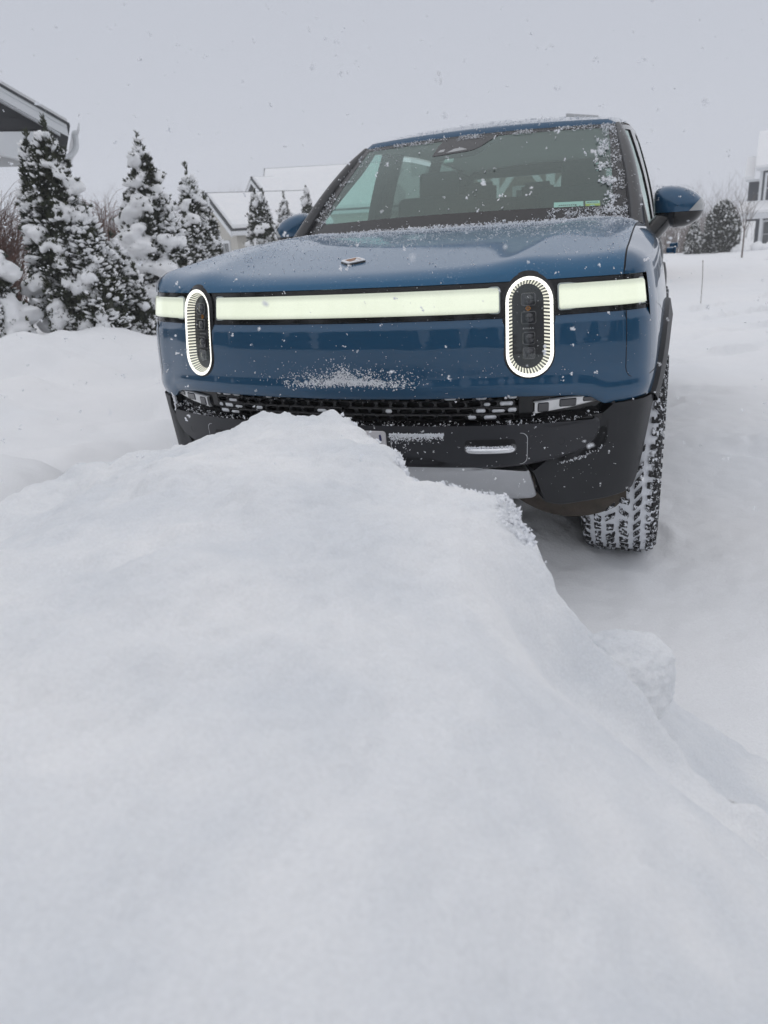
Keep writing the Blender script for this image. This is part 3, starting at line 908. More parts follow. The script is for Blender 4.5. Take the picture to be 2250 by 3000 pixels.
# --- wheels
def make_wheel():
    w = empty('wheel', (0, 0, 0), parent=car)
    R, hw = .432, .143
    prof = [(.24, .105), (.30, .128), (.355, .140), (.400, .137), (.416, .123), (.4255, .09), (.427, .045), (.4275, 0)]
    prof = prof + [(r, -x) for r, x in prof[-2::-1]]
    A = np.linspace(0, 2 * math.pi, 97)[:-1]
    G = np.array([[(x, r * math.cos(a), r * math.sin(a)) for r, x in prof] for a in A])
    m = MB(); m.grid(G, close_u=True); m.build('tyre', M['tyre_snowy'], w)
    rw = np.random.RandomState(11)
    m = MB()
    def T(a, b, d):
        r = .4275 - .6 * max(0, abs(b) - .085) ** 1.35 * 1.6 + d
        return (b, r * math.cos(a), r * math.sin(a))
    rows_ = [(-.122, .034, .030, 52), (-.078, .030, .030, 52), (-.030, .040, .034, 46), (.022, .040, .034, 46), (.072, .032, .030, 52), (.120, .036, .030, 52)]
    for ri, (b0, wb, la, n) in enumerate(rows_):
        for k in range(n):
            a0 = 2 * math.pi * (k + (.5 if ri % 2 else 0) + rw.uniform(-.08, .08)) / n
            sk = rw.uniform(-.010, .010) + (.012 if ri % 2 else -.012) * (1 if 1 < ri < 5 else .3)
            da = la / R / 2 * rw.uniform(.58, .95); db = wb / 2 * rw.uniform(.6, .95)
            pts = [(-1, -1), (-.3, -1.12), (.35, -.85), (1, -1), (1.1, .1), (.9, 1), (.1, .88), (-.5, 1.1), (-1, .95), (-.86, 0)]
            top = []; base = []
            for pa, pb in pts:
                a = a0 + (pb * da) + sk * pa / R; b = b0 + pa * db
                top.append(T(a, b, .0105)); base.append(T(a0 + (a - a0) * 1.08, b0 + (b - b0) * 1.08, -.004))
            n_ = len(pts)
            m.add(top + base, [tuple(range(n_))[::-1]] + [(i, (i + 1) % n_, n_ + (i + 1) % n_, n_ + i) for i in range(n_)])
        # shoulder lugs over the sidewall
    for sdx in (1, -1):
        for k in range(52):
            a0 = 2 * math.pi * (k + .25) / 52
            V = []
            for r, x in ((.419, .128), (.400, .146), (.362, .1475)):
                for da in (-.028, .028): V.append((sdx * x, r * math.cos(a0 + da), r * math.sin(a0 + da)))
            for r, x in ((.415, .120), (.396, .135), (.360, .138)):
                for da in (-.034, .034): V.append((sdx * x, r * math.cos(a0 + da), r * math.sin(a0 + da)))
            m.add(V, [(0, 1, 3, 2), (2, 3, 5, 4), (0, 2, 8, 6), (2, 4, 10, 8), (1, 7, 9, 3), (3, 9, 11, 5), (0, 6, 7, 1), (4, 5, 11, 10)])
    m.build('tread', M['tread'], w, smooth=False)
    m = MB()
    for q, (r, x) in enumerate([(0, 0)]): pass
    G = np.array([[(sx_ * x, r * math.cos(a), r * math.sin(a)) for r, x, sx_ in ((.245, .108, 1), (.235, .085, 1), (.22, .05, 1), (.06, .06, 1), (.001, .062, 1))] for a in A])
    m.grid(G, close_u=True); m.grid(G * [-1, 1, 1], close_u=True)
    for k in range(10):
        a = 2 * math.pi * k / 10
        for sx_ in (1, -1): m.bar((sx_ * .075, .05 * math.cos(a), .05 * math.sin(a)), (sx_ * .095, .235 * math.cos(a), .235 * math.sin(a)), .03, .03, up=(sx_, 0, 0))
    m.build('rim', M['gloss_black'], w)
    return w


def mat_tread(name, base, thr):
    m, N, L, b = new_mat(name)
    tc = N.new('ShaderNodeTexCoord'); nz = N.new('ShaderNodeTexNoise'); nz.inputs['Scale'].default_value = 55; nz.inputs['Detail'].default_value = 6; nz.inputs['Roughness'].default_value = .7
    L.new(tc.outputs['Object'], nz.inputs['Vector'])
    rp = N.new('ShaderNodeMapRange'); rp.inputs['From Min'].default_value = thr; rp.inputs['From Max'].default_value = thr + .05
    L.new(nz.outputs['Fac'], rp.inputs['Value'])
    mx = N.new('ShaderNodeMix'); mx.data_type = 'RGBA'; mx.inputs['A'].default_value = base + (1,); mx.inputs['B'].default_value = (.80, .82, .86, 1)
    L.new(rp.outputs[0], mx.inputs['Factor']); L.new(mx.outputs['Result'], b.inputs['Base Color']); b.inputs['Roughness'].default_value = .75
    bp = N.new('ShaderNodeBump'); bp.inputs['Strength'].default_value = .5; bp.inputs['Distance'].default_value = .004
    L.new(nz.outputs['Fac'], bp.inputs['Height']); L.new(bp.outputs[0], b.inputs['Normal'])
    return m


M['tread'] = mat_tread('tread_rubber', (.012, .012, .013), .525)
def mat_tyre():
    # snow packed in the grooves of the tread (outer radius), bare rubber on the sidewall
    m, N, L, b = new_mat('tyre_with_packed_snow')
    tc = N.new('ShaderNodeTexCoord'); sep = N.new('ShaderNodeSeparateXYZ'); L.new(tc.outputs['Object'], sep.inputs[0])
    cb = N.new('ShaderNodeCombineXYZ'); L.new(sep.outputs['Y'], cb.inputs['Y']); L.new(sep.outputs['Z'], cb.inputs['Z'])
    ab = N.new('ShaderNodeVectorMath'); ab.operation = 'LENGTH'; L.new(cb.outputs[0], ab.inputs[0])
    nz = N.new('ShaderNodeTexNoise'); nz.inputs['Scale'].default_value = 40; nz.inputs['Detail'].default_value = 6; L.new(tc.outputs['Object'], nz.inputs['Vector'])
    ml = N.new('ShaderNodeMath'); ml.operation = 'MULTIPLY_ADD'; ml.inputs[1].default_value = .05; L.new(nz.outputs['Fac'], ml.inputs[0]); L.new(ab.outputs['Value'], ml.inputs[2])
    rp = N.new('ShaderNodeMapRange'); rp.inputs['From Min'].default_value = .432; rp.inputs['From Max'].default_value = .440
    L.new(ml.outputs[0], rp.inputs['Value'])
    mx = N.new('ShaderNodeMix'); mx.data_type = 'RGBA'; mx.inputs['A'].default_value = (.016, .016, .017, 1); mx.inputs['B'].default_value = (.80, .82, .86, 1)
    L.new(rp.outputs[0], mx.inputs['Factor']); L.new(mx.outputs['Result'], b.inputs['Base Color']); b.inputs['Roughness'].default_value = .8
    bp = N.new('ShaderNodeBump'); bp.inputs['Strength'].default_value = .6; bp.inputs['Distance'].default_value = .006
    L.new(nz.outputs['Fac'], bp.inputs['Height']); L.new(bp.outputs[0], b.inputs['Normal'])
    return m
M['tyre_snowy'] = mat_tyre()
wh = make_wheel()
wh.location = (.925, .88, .376)
for loc in ((-.925, .88, .376), (.862, 3.98, .405), (-.862, 3.98, .405)):
    c = copy_tree(wh, car); c.location = loc

# --- windscreen, pillars, roof
def WS(u, v, inset):
    u = np.asarray(u, float); v = np.asarray(v, float); k = 1 - u * u
    B = np.stack([.865 * u, 1.53 - .16 * k, 1.308 + .012 * k], -1)
    H = np.stack([.712 * u, 2.20 - .10 * k, 1.800 + .008 * k], -1)
    P = B + (H - B) * v[..., None]
    n = np.array([0, -.53, .848])
    return P + n * (.02 * np.sin(math.pi * np.clip(v, 0, 1)) - np.asarray(inset, float))[..., None] + 0 * P


uu, vv = np.linspace(-1, 1, 40), np.linspace(-.02, 1.0, 24)
Gw = WS(uu[:, None] + 0 * vv, vv[None, :] + 0 * uu[:, None], np.zeros((40, 24)))
m = MB(); m.grid(Gw); ws = m.build('windshield', M['glass'], car, True, None)
M['frit'] = mat_basic('frit_black', (.020, .020, .022), rough=.25, var=.1)
fr_ = MB()
def frit(u0, u1, v0, v1, n1=30, n2=6):
    a, b = np.linspace(u0, u1, n1), np.linspace(v0, v1, n2)
    fr_.grid(WS(a[:, None] + 0 * b, b[None] + 0 * a[:, None], np.full((n1, n2), -.0015)))
frit(-1, 1, -.02, .135); frit(-1, 1, .955, 1.0)
for sg in (-1, 1):
    a = np.linspace(0, 1, 8); b = np.linspace(.135, .955, 20)
    w_ = np.interp(b, [.135, .2, .955], [.125, .085, .05])
    Ug = sg * (1 - w_[None] * (1 - a[:, None])); Vg = b[None] + 0 * a[:, None]
    fr_.grid(WS(Ug, Vg, np.full(Ug.shape, -.0015)))
fr_.build('frit_border', M['frit'], ws)
hs = panel('camera_housing', round_poly([(-.305, .755), (-.30, .86), (-.28, .97), (.17, .97), (.10, .91), (.06, .835), (.01, .795), (-.05, .78)], .02), WS, -.002, .03, M['frit'], car, bev=.002)
panel('camera_window', [(-.205, .785), (-.15, .832), (-.095, .836), (-.045, .805)], WS, -.003, .01, M['signal'], hs, bev=.002)
panel('camera_window', [(-.275, .80), (-.262, .832), (-.225, .836), (-.225, .803)], WS, -.003, .01, M['signal'], hs, bev=.002)
panel('toll_tag', rrect(-.20, .70, -.128, .74, .004), WS, .012, .02, M['rim_clear'], car, bev=.002)
st = panel('inspection_sticker', rrect(.590, .085, .752, .185, .003), WS, .002, .004, M['sticker'], ws, bev=.001)
text_on('lettering', '3', WS, .617, .112, .030, .014, .0015, M['ink'], st)
text_on('lettering', '24', WS, .720, .118, .032, .034, .0015, M['ink'], st)
for b_, w_, h_, mt in ((.152, .10, .007, 'ink'), (.128, .055, .013, 'orange'), (.104, .085, .006, 'ink')):
    for q in range(9):
        panel('print_line', rrect(.667 - w_ / 2 + w_ * q / 9, b_, .667 - w_ / 2 + w_ * (q + .72) / 9, b_ + h_, .001), WS, .0012, .002, M[mt], st, bev=.0001)
s2 = panel('registration_sticker', rrect(.762, .085, .842, .185, .003), WS, .002, .004, M['sticker_y'], ws, bev=.001)
panel('sticker_header', rrect(.764, .160, .840, .183, .002), WS, .0015, .003, M['sticker'], s2, bev=.0001)
text_on('lettering', '2023', WS, .802, .096, .018, .040, .001, M['ink'], s2)
panel('sticker_seal', rrect(.785, .118, .815, .150, .008), WS, .0015, .003, M['sticker'], s2, bev=.0001)
for q in range(8): panel('print_line', rrect(.770 + .008 * q, .167, .7755 + .008 * q, .174, .0005), WS, .001, .002, M['ink'], s2, bev=.0001)

M['pillar'] = mat_basic('pillar_black', (.045, .045, .048), rough=.28, var=.08)
for sd in (1, -1):
    t = np.linspace(0, 1, 16)
    base, top = np.array([sd * .893, 1.48, 1.265]), np.array([sd * .724, 2.225, 1.787])
    c = base + (top - base) * t[:, None] + np.array([sd * .012, 0, .02]) * np.sin(math.pi * t)[:, None]
    d = (top - base) / np.linalg.norm(top - base)
    out = np.array([sd, -.18, .1]); out -= d * (out @ d); out /= np.linalg.norm(out); fw = np.cross(d, out)
    a = np.linspace(0, 2 * math.pi, 15)[:-1]
    thk = np.interp(t, [0, .8, 1], [.036, .032, .022])
    G = c[:, None, :] + thk[:, None, None] * np.cos(a)[None, :, None] * out + (thk * 1.3)[:, None, None] * np.sin(a)[None, :, None] * fw
    m = MB(); m.grid(np.concatenate([G, G[:, :1]], 1)); m.build('windshield_pillar', M['pillar'], car)

_ry = np.array([2.2, 2.4, 2.7, 3.2, 3.8, 4.3, 4.65]); _re = np.array([1.800, 1.825, 1.845, 1.86, 1.855, 1.83, 1.795]); _rw = np.array([.717, .734, .745, .745, .735, .72, .70])
_rb = np.array([.008, .040, .052, .055, .055, .05, .04])
yy = np.r_[2.2, 2.21, np.linspace(2.25, 4.65, 26)]
G = []
for i, y in enumerate(yy):
    u = np.linspace(-1, 1, 33); k = 1 - u * u
    w_, ze, bo = np.interp(y, _ry, _rw), np.interp(y, _ry, _re), np.interp(y, _ry, _rb)
    lift = (.024 if i > 0 else 0)
    ys = y - .10 * k * (1 - sstep(2.2, 3.0, y))
    edge = np.where(np.abs(u) > .93, (np.abs(u) - .93) / .07, 0)
    G.append(np.stack([w_ * u, ys + 0 * u, ze + bo * k + lift - .022 * edge ** 2], -1))
G = np.array(G); m = MB(); m.grid(G, flip=False); m.build('roof', M['paint'], car, True, 60)
ROOF_G = G
m = MB(); Gh = G[1:].copy(); Gh[:, :, 2] -= .035; m.grid(Gh, flip=True); m.build('headliner', M['headliner'], car)

# roof rails, side glazing, doors
def SG(y, t, inset, sd):
    y = np.asarray(y, float); t = np.asarray(t, float)
    xb = np.interp(y, [1.4, 3.2, 4.7], [.955, .915, .89]); zb = np.interp(y, [1.4, 4.7], [1.222, 1.235])
    xr = np.interp(y, _ry, _rw) + .005; zr = np.interp(y, _ry, _re)
    X = xb + (xr - xb) * t + .02 * np.sin(math.pi * t) - np.asarray(inset, float)
    return np.stack([sd * X, y + 0 * t, zb + (zr - zb) * t], -1)


for sd in (1, -1):
    f = lambda a, b, i, sd=sd: SG(a, b, i, sd)
    g1 = [(1.60, .04), (2.60, .04), (2.60, .94), (2.32, .94)]
    g2 = [(2.92, .04), (3.66, .04), (3.66, .90), (2.92, .90)]
    g3 = [(3.80, .04), (4.42, .04), (4.34, .94), (3.80, .94)]
    for g in (g1, g2, g3):
        panel('side_window', g, f, .004, .008, M['side_glass'] if g is g1 else M['privacy_glass'], car, bev=.001, cut=.15, wall=False)
    for fr in ([(1.44, 0), (2.2, .98), (2.33, .94), (1.60, .04)], [(1.44, 0), (1.60, .04), (4.42, .04), (4.66, 0)], [(2.60, .03), (2.92, .03), (2.92, .95), (2.60, .95)],
               [(3.66, .03), (3.80, .03), (3.80, .95), (3.66, .95)], [(4.42, .03), (4.66, 0), (4.64, 1.0), (4.34, .95)], [(2.2, .98), (2.3, .94), (4.36, .94), (4.64, 1.0)]):
        panel('window_frame', fr, f, -.004, .04, M['gloss_black'], car, bev=.003, cut=.15)
    # shoulder from the door skin up to the glass
    ys = np.linspace(1.5, 4.7, 24); sv = np.array([sY(t) for t in ys])
    a = SP(sv * sd, zt(sv), 0 * sv); b = SG(ys, 0 * ys, -.003, sd)
    mid = (a + b) / 2 + np.array([sd * .012, 0, .012])
    m = MB(); m.grid(np.stack([a, mid, b], 1), flip=(sd < 0)); m.build('shoulder', M['paint'], car)
    for yh in (2.42, 3.42):
        m = MB(); m.box((sd * 1.050, yh, 1.142), (.014, .17, .036)); m.box((sd * 1.025, yh + .06, 1.142), (.04, .03, .028)); m.box((sd * 1.025, yh - .06, 1.142), (.04, .03, .028))
        h = m.build('door_handle', M['paint'], car, smooth=False)
        bv = h.modifiers.new('bevel', 'BEVEL'); bv.width = .006; bv.segments = 3
    for yd in (1.66, 2.78, 3.7):
        z = np.linspace(.62, 1.2, 12); sv = np.full(12, sY(yd))
        m = MB(); m.tube(SP(sv * sd, z, np.full(12, .001)), .003, 6); m.build('panel_gap', M['gap'], car)

# tail
RM = lambda a, b, i: np.stack([np.asarray(a, float), 4.98 - np.maximum(0, np.asarray(b, float) - 1.22) * .55 - np.asarray(i, float) - .12 * (np.asarray(a, float) / .95) ** 2, np.asarray(b, float)], -1)
panel('tailgate', [(-.86, .5), (.86, .5), (.88, 1.26), (-.88, 1.26)], RM, 0, .06, M['paint'], car, bev=.01, cut=.12)
panel('rear_window', [(-.80, 1.27), (.80, 1.27), (.66, 1.735), (-.66, 1.735)], RM, .004, .008, M['rear_glass'], car, bev=.002, cut=.12, wall=False)
for P in ([(-.88, 1.25), (-.79, 1.25), (-.65, 1.75), (-.73, 1.80)], [(.88, 1.25), (.79, 1.25), (.65, 1.75), (.73, 1.80)], [(-.73, 1.735), (.73, 1.735), (.71, 1.83), (-.71, 1.83)]):
    panel('tail_frame', P, RM, 0, .05, M['gloss_black'], car, bev=.004, cut=.12)

# cowl, dashboard, seats
m = MB()
a = WS(uu, np.full(40, -.01), np.full(40, -.004)); G = np.stack([a + [0, -.06, -.045], a + [0, -.015, -.012], a], 1)
m.grid(G); m.build('cowl', M['matte_black'], car)
m = MB(); ug = np.linspace(-.97, .97, 20)
a = WS(ug, np.full(20, .0), np.full(20, .01)); b = a + np.array([0, .35, -.02]); c = a + np.array([0, .62, -.10]); d = a + np.array([0, .60, -.4])
m.grid(np.stack([a, b, c, d], 1)); m.build('dashboard', M['interior'], car)
m = MB(); m.box((0, 3.15, .66), (1.72, 3.0, .1)); m.box((.86, 3.1, .95), (.05, 2.8, .5)); m.box((-.86, 3.1, .95), (.05, 2.8, .5)); m.build('cabin_trim', M['interior'], car, smooth=False)


def seat(x, y, w, hr=True, hrw=.26):
    s = empty('seat', (0, 0, 0), parent=car)
    def cushion(c, size, R, name):
        bm = bmesh.new(); bmesh.ops.create_cube(bm, size=1)
        bmesh.ops.scale(bm, vec=size, verts=bm.verts)
        bmesh.ops.bevel(bm, geom=bm.edges[:], offset=min(size) * .35, segments=4, affect='EDGES', profile=.6)
        bmesh.ops.rotate(bm, cent=(0, 0, 0), matrix=Matrix.Rotation(R, 3, 'X'), verts=bm.verts); bmesh.ops.translate(bm, vec=c, verts=bm.verts)
        return bmobj(name, bm, M['interior'], s, True, 60)
    cushion((x, y - .25, .95), (w, .52, .16), 0, 'seat_cushion')
    cushion((x, y + .06, 1.24), (w, .16, .60), rad(-14), 'backrest')
    if hr: cushion((x, y + .16, 1.60), (hrw, .10, .18), rad(-10), 'headrest')


seat(.47, 2.72, .54); seat(-.47, 2.72, .54)
seat(0, 3.72, 1.25, False)
for x in (-.42, .02, .42):
    s = empty('seat', (0, 0, 0), parent=car)
    bm = bmesh.new(); bmesh.ops.create_cube(bm, size=1); bmesh.ops.scale(bm, vec=(.24, .09, .17), verts=bm.verts)
    bmesh.ops.bevel(bm, geom=bm.edges[:], offset=.03, segments=3, affect='EDGES'); bmesh.ops.translate(bm, vec=(x, 3.86, 1.58 if x != .02 else 1.55), verts=bm.verts)
    o_ = bmobj('headrest', bm, M['interior'], car, True, 60)
    bpy.data.objects.remove(s)
m = MB(); t = np.linspace(0, 2 * math.pi, 40)[:-1]
cw_ = np.array([.47, 2.12, 1.22]); e2 = np.array([0, .42, .907])
m.tube(cw_ + .185 * np.cos(t)[:, None] * np.array([1, 0, 0]) + .175 * np.sin(t)[:, None] * e2, .015, 8, closed=True)
m.box(cw_, (.12, .05, .10)); m.bar(cw_ + [-.18, 0, 0], cw_ + [.18, 0, 0], .03, .02); m.build('steering_wheel', M['interior'], car)

# --- door mirrors
def mirror(sd):
    base = empty('door_mirror', (.02 if sd > 0 else .0, 0, 0), parent=car)
    O = np.array([(.929, 1.33), (.924, 1.40), (.930, 1.438), (.955, 1.455), (.985, 1.461), (1.05, 1.452), (1.106, 1.428), (1.140, 1.400), (1.155, 1.375), (1.157, 1.345), (1.150, 1.318), (1.122, 1.288), (1.080, 1.268), (1.025, 1.266), (.975, 1.280), (.945, 1.303)])
    O = _cr(np.vstack([O, O[:1]]), 4)[:-1]
    c = np.array([1.035, 1.365])
    Gm = []
    for y, k in ((1.695, .02), (1.698, .30), (1.708, .55), (1.722, .74), (1.745, .89), (1.775, .97), (1.81, 1.0), (1.86, 1.0), (1.875, .985), (1.872, .94), (1.862, .93), (1.862, .01)):
        q = c + (O - c) * k
        sweep = .10 * np.clip(q[:, 0] - .93, 0, 1) + (.02 * (q[:, 0] - 1.03))
        Gm.append(np.stack([sd * q[:, 0], y + sweep * (1 if y < 1.85 else .8), q[:, 1]], 1))
    Gm = np.array(Gm)
    def piece(name, mat, planes, grow=0.0):
        mm = MB(); GG = Gm
        if grow: GG = np.array([0, 0, 0]) + Gm; GG = (GG - np.array([sd * 1.035, 1.8, 1.365])) * (1 + grow) + np.array([sd * 1.035, 1.8, 1.365])
        mm.grid(np.concatenate([GG, GG[:, :1]], 1))
        V = np.concatenate(mm.v); me = bpy.data.meshes.new('t'); me.from_pydata(V.tolist(), [], mm.f)
        bm = bmesh.new(); bm.from_mesh(me); bpy.data.meshes.remove(me)
        bmesh.ops.remove_doubles(bm, verts=bm.verts, dist=1e-5)
        for co, no in planes: bmesh.ops.bisect_plane(bm, geom=bm.verts[:] + bm.edges[:] + bm.faces[:], plane_co=co, plane_no=no, clear_outer=True)
        return bmobj(name, bm, mat, base, True, 40)
    piece('mirror_cap', M['paint'], [((0, 0, 1.337), (0, 0, -1)), ((0, 1.845, 0), (0, 1, 0))])
    piece('mirror_base', M['gloss_black'], [((0, 0, 1.336), (0, 0, 1))])
    piece('mirror_back', M['gloss_black'], [((0, 0, 1.337), (0, 0, -1)), ((0, 1.846, 0), (0, -1, 0))])
    piece('turn_signal', M['signal'], [((0, 0, 1.338), (0, 0, -1)), ((0, 0, 1.361), (-.25 * sd, 0, 1)), ((sd * 1.100, 0, 1.35), (-sd, 0, .9)), ((0, 1.846, 0), (0, 1, 0))], .012)
    mm = MB()
    P = np.array([(.895, 1.70, 1.215), (.93, 1.735, 1.255), (.975, 1.775, 1.305), (1.0, 1.79, 1.33)]) * [sd, 1, 1]
    d = np.array([.085, .075, .07, .06])
    GG = []
    for p, r in zip(P, d):
        a = np.linspace(0, 2 * math.pi, 13)[:-1]
        GG.append(p + np.stack([sd * r * .55 * np.cos(a) * .8, r * np.sin(a), -r * .55 * np.cos(a) * .8], 1))
    GG = np.array(GG); mm.grid(np.concatenate([GG, GG[:, :1]], 1)); mm.build('mirror_arm', M['gloss_black'], base)
    mm = MB(); q = c + (O - c) * .93; mm.add(np.stack([sd * q[:, 0], np.full(len(q), 1.88), q[:, 1]], 1), [tuple(range(len(q)))]); mm.build('mirror_glass', M['mirror'], base, False)


mirror(1); mirror(-1)

# --- bonnet badge
bx, by = -.050, .285
_c45 = math.cos(rad(45))
def BM(a, b, i):
    a = np.asarray(a, float); b = np.asarray(b, float)
    z0 = float(hood_z(np.array([bx]), np.array([by]))[0]); sl = (float(hood_z(np.array([bx]), np.array([by + .03]))[0]) - z0) / .03
    a, b = (a - b) * _c45, (a + b) * _c45
    return np.stack([bx + a, by + b, z0 + sl * b - np.asarray(i, float)], -1)
ba = panel('hood_badge', rrect(-.037, -.037, .037, .037, .010), BM, -.010, .004, M['badge_white'], car, bev=.002)
strip_ring('badge_base', rrect(-.039, -.039, .039, .039, .011), rrect(-.0368, -.0368, .0368, .0368, .010), BM, .004, -.007, M['gloss_black'], ba)
O = rrect(-.024, -.024, .024, .024, .002, 2); I = rrect(-.0212, -.0212, .0212, .0212, .002, 2)
strip_ring('badge_line', O, I, BM, -.0105, -.0105, M['badge_line'], ba)
K_ = .85
panel('badge_line', [(a * K_, b * K_) for a, b in [(-.0245, .0245), (-.0245, .020), (-.008, .004), (-.008, -.004), (-.0245, -.020), (-.0245, -.0245), (-.020, -.0245), (-.005, -.012), (.005, -.012), (.008, -.006), (.008, .006), (.0245, .020), (.0245, .0245), (.020, .0245), (.005, .012), (-.005, .012), (-.020, .0245)]], BM, -.0106, -.010, M['badge_line'], ba, bev=.0001)

car.rotation_euler = (0, 0, .008)
# ================================================================== snow lying on the car
_OCT = np.array([(1, 0, 0), (-1, 0, 0), (0, 1, 0), (0, -1, 0), (0, 0, 1), (0, 0, -1)], float)
_OF = np.array([(0, 2, 4), (2, 1, 4), (1, 3, 4), (3, 0, 4), (2, 0, 5), (1, 2, 5), (3, 1, 5), (0, 3, 5)])


def fast_mesh(name, V, F, mat, parent=None, smooth=False):
    V = np.asarray(V, np.float32); F = np.asarray(F, np.int32)
    me = bpy.data.meshes.new(name)
    k = F.shape[1]
    me.vertices.add(len(V)); me.vertices.foreach_set('co', V.ravel())
    me.loops.add(F.size); me.loops.foreach_set('vertex_index', F.ravel())
    me.polygons.add(len(F)); me.polygons.foreach_set('loop_start', np.arange(0, F.size, k, dtype=np.int32)); me.polygons.foreach_set('loop_total', np.full(len(F), k, np.int32))
    me.materials.append(mat); me.update(calc_edges=True); me.validate()
    if smooth: me.shade_smooth()
    else: me.shade_flat()
    o = bpy.data.objects.new(name, me); sc.collection.objects.link(o)
    if parent: o.parent = parent
    return o


def rot_batch(r, n):
    q = r.randn(n, 4); q /= np.linalg.norm(q, axis=1)[:, None]
    w, x, y, z = q.T
    return np.stack([np.stack([1 - 2 * (y * y + z * z), 2 * (x * y - z * w), 2 * (x * z + y * w)], -1),
                     np.stack([2 * (x * y + z * w), 1 - 2 * (x * x + z * z), 2 * (y * z - x * w)], -1),
                     np.stack([2 * (x * z - y * w), 2 * (y * z + x * w), 1 - 2 * (x * x + y * y)], -1)], 1)


def lumps(P, size, r, jag=.55):
    """many small irregular crystals"""
    n = len(P)
    L = _OCT[None] * (1 + jag * (r.rand(n, 6, 1) * 2 - 1)) * np.asarray(size)[:, None, None] * (.65 + .7 * r.rand(n, 1, 3))
    L = np.einsum('nij,nkj->nki', rot_batch(r, n), L)
    V = (P[:, None] + L).reshape(-1, 3)
    F = (_OF[None] + 6 * np.arange(n)[:, None, None]).reshape(-1, 3)
    return V, F


def clusters(P, N_, size, r, kmin=1, kmax=4, spread=1.3):
    """each seed becomes a small clump"""
    k = r.randint(kmin, kmax + 1, len(P)); idx = np.repeat(np.arange(len(P)), k)
    Q = P[idx] + r.randn(len(idx), 3) * (np.asarray(size)[idx] * spread * .6)[:, None]
    sz = np.asarray(size)[idx] * (.55 + .6 * r.rand(len(idx)))
    return Q, sz


r2 = np.random.RandomState(21)
PP, SS = [], []


def put(P, size, kmin=1, kmax=3, lift=.3):
    size = np.asarray(size)
    Q, s_ = clusters(np.asarray(P), None, size, r2, kmin, kmax)
    PP.append(Q); SS.append(s_)


def from_grid(G, n):
    a, b = G.shape[:2]
    A = np.linalg.norm(np.cross(G[1:, :-1] - G[:-1, :-1], G[:-1, 1:] - G[:-1, :-1]), axis=-1).ravel()
    c = r2.choice(len(A), n, p=A / A.sum()); i, j = np.divmod(c, b - 1); u, v = r2.rand(n, 1), r2.rand(n, 1)
    return (G[i, j] * (1 - u) * (1 - v) + G[i + 1, j] * u * (1 - v) + G[i, j + 1] * (1 - u) * v + G[i + 1, j + 1] * u * v)


# bonnet
P = from_grid(HOOD_G, 95000)
w = .025 + .34 * sstep(.35, 1.45, P[:, 1]) + .10 * sstep(.12, .5, P[:, 1]) * sstep(.0, .6, fbm(P[:, 0] * 5, P[:, 1] * 5, 3.1, 3)) + .5 * sstep(1.25, 1.45, P[:, 1])
w *= .35 + 1.0 * sstep(-.3, .5, fbm(P[:, 0] * 14, P[:, 1] * 14, 1.0, 3))
w *= np.where(P[:, 2] < 1.19, .3, 1)
P = P[r2.rand(len(P)) < w * .62]
put(P + [0, 0, .0008], .0009 + .0019 * r2.rand(len(P)) ** 2.2, 1, 3)
# roof leading edge
P = from_grid(ROOF_G, 16000); P = P[(P[:, 1] < 3.3) & (r2.rand(len(P)) < .55)]
put(P + [0, 0, .001], .0009 + .0019 * r2.rand(len(P)) ** 2, 1, 3)
# windscreen
def wput(u0, u1, v0, v1, n, s0, s1, mask=None, k=3):
    u, v = r2.uniform(u0, u1, n), r2.uniform(v0, v1, n)
    if mask is not None:
        q = r2.rand(n) < mask(u, v); u, v = u[q], v[q]
    put(WS(u, v, np.full(len(u), -.004)), s0 + (s1 - s0) * r2.rand(len(u)) ** 1.8, 1, k)
nm = lambda fu, fv, lo, hi: (lambda u, v: sstep(lo, hi, fbm(u * fu, v * fv, 5.5, 4)))
wput(.835, .935, .02, 1.0, 1700, .0022, .0062, lambda u, v: np.exp(-((u - .885 - .02 * np.sin(9 * v)) / .030) ** 2) * sstep(-.5, .3, fbm(u * 10, v * 14, 2.2, 3)), 5)
wput(.90, .995, .0, 1.0, 1500, .0012, .0035, nm(12, 12, -.4, .4))
wput(-1, 1, .935, 1.0, 2600, .0009, .0032, nm(9, 9, -.5, .5))
wput(-.99, -.88, .05, 1.0, 900, .0012, .004, nm(9, 14, -.3, .5))
wput(-.9, -.35, .55, .95, 900, .0008, .0019, lambda u, v: sstep(-1.35, -.55, -u * 0 + (v - 1) * 2.6 - (u + .9) * .9) * .8, 1)
wput(-.95, .98, .0, .10, 800, .0012, .004, lambda u, v: sstep(.11, .0, v) * (.35 + .65 * sstep(.2, .8, u)))
wput(.55, 1.0, -.01, .12, 900, .0012, .004, nm(8, 12, -.3, .4))
wput(-.95, .95, -.02, .03, 2200, .002, .005)
wput(-.8, .85, .1, .95, 70, .0015, .004)
# fascia: a splash stuck to the middle, specks elsewhere
n = 5200; s_ = np.where(r2.rand(n) < .7, r2.normal(.02, .115, n), r2.uniform(-.24, .26, n)); pk = .030 * np.exp(-((s_ + .005) / .05) ** 2) + .012 * np.exp(-((s_ - .1) / .05) ** 2) + .010 * np.exp(-((s_ + .12) / .04) ** 2)
z_ = .812 + r2.normal(0, .0075, n) + np.abs(r2.normal(0, 1, n)) * (pk * .7) + (r2.rand(n) < .12) * r2.rand(n) * .05
put(SP(s_, z_, np.full(n, -.0015)), .0011 + .0020 * r2.rand(n) ** 1.6, 1, 3)
n = 520; s_ = r2.normal(.02, .24, n); z_ = .81 + np.abs(r2.normal(0, .045, n)) - .01
put(SP(s_, z_, np.full(n, -.001)), .0007 + .0014 * r2.rand(n) ** 2, 1, 2)
n = 520; s_ = r2.uniform(-1.15, 1.15, n); z_ = r2.uniform(.75, 1.14, n)
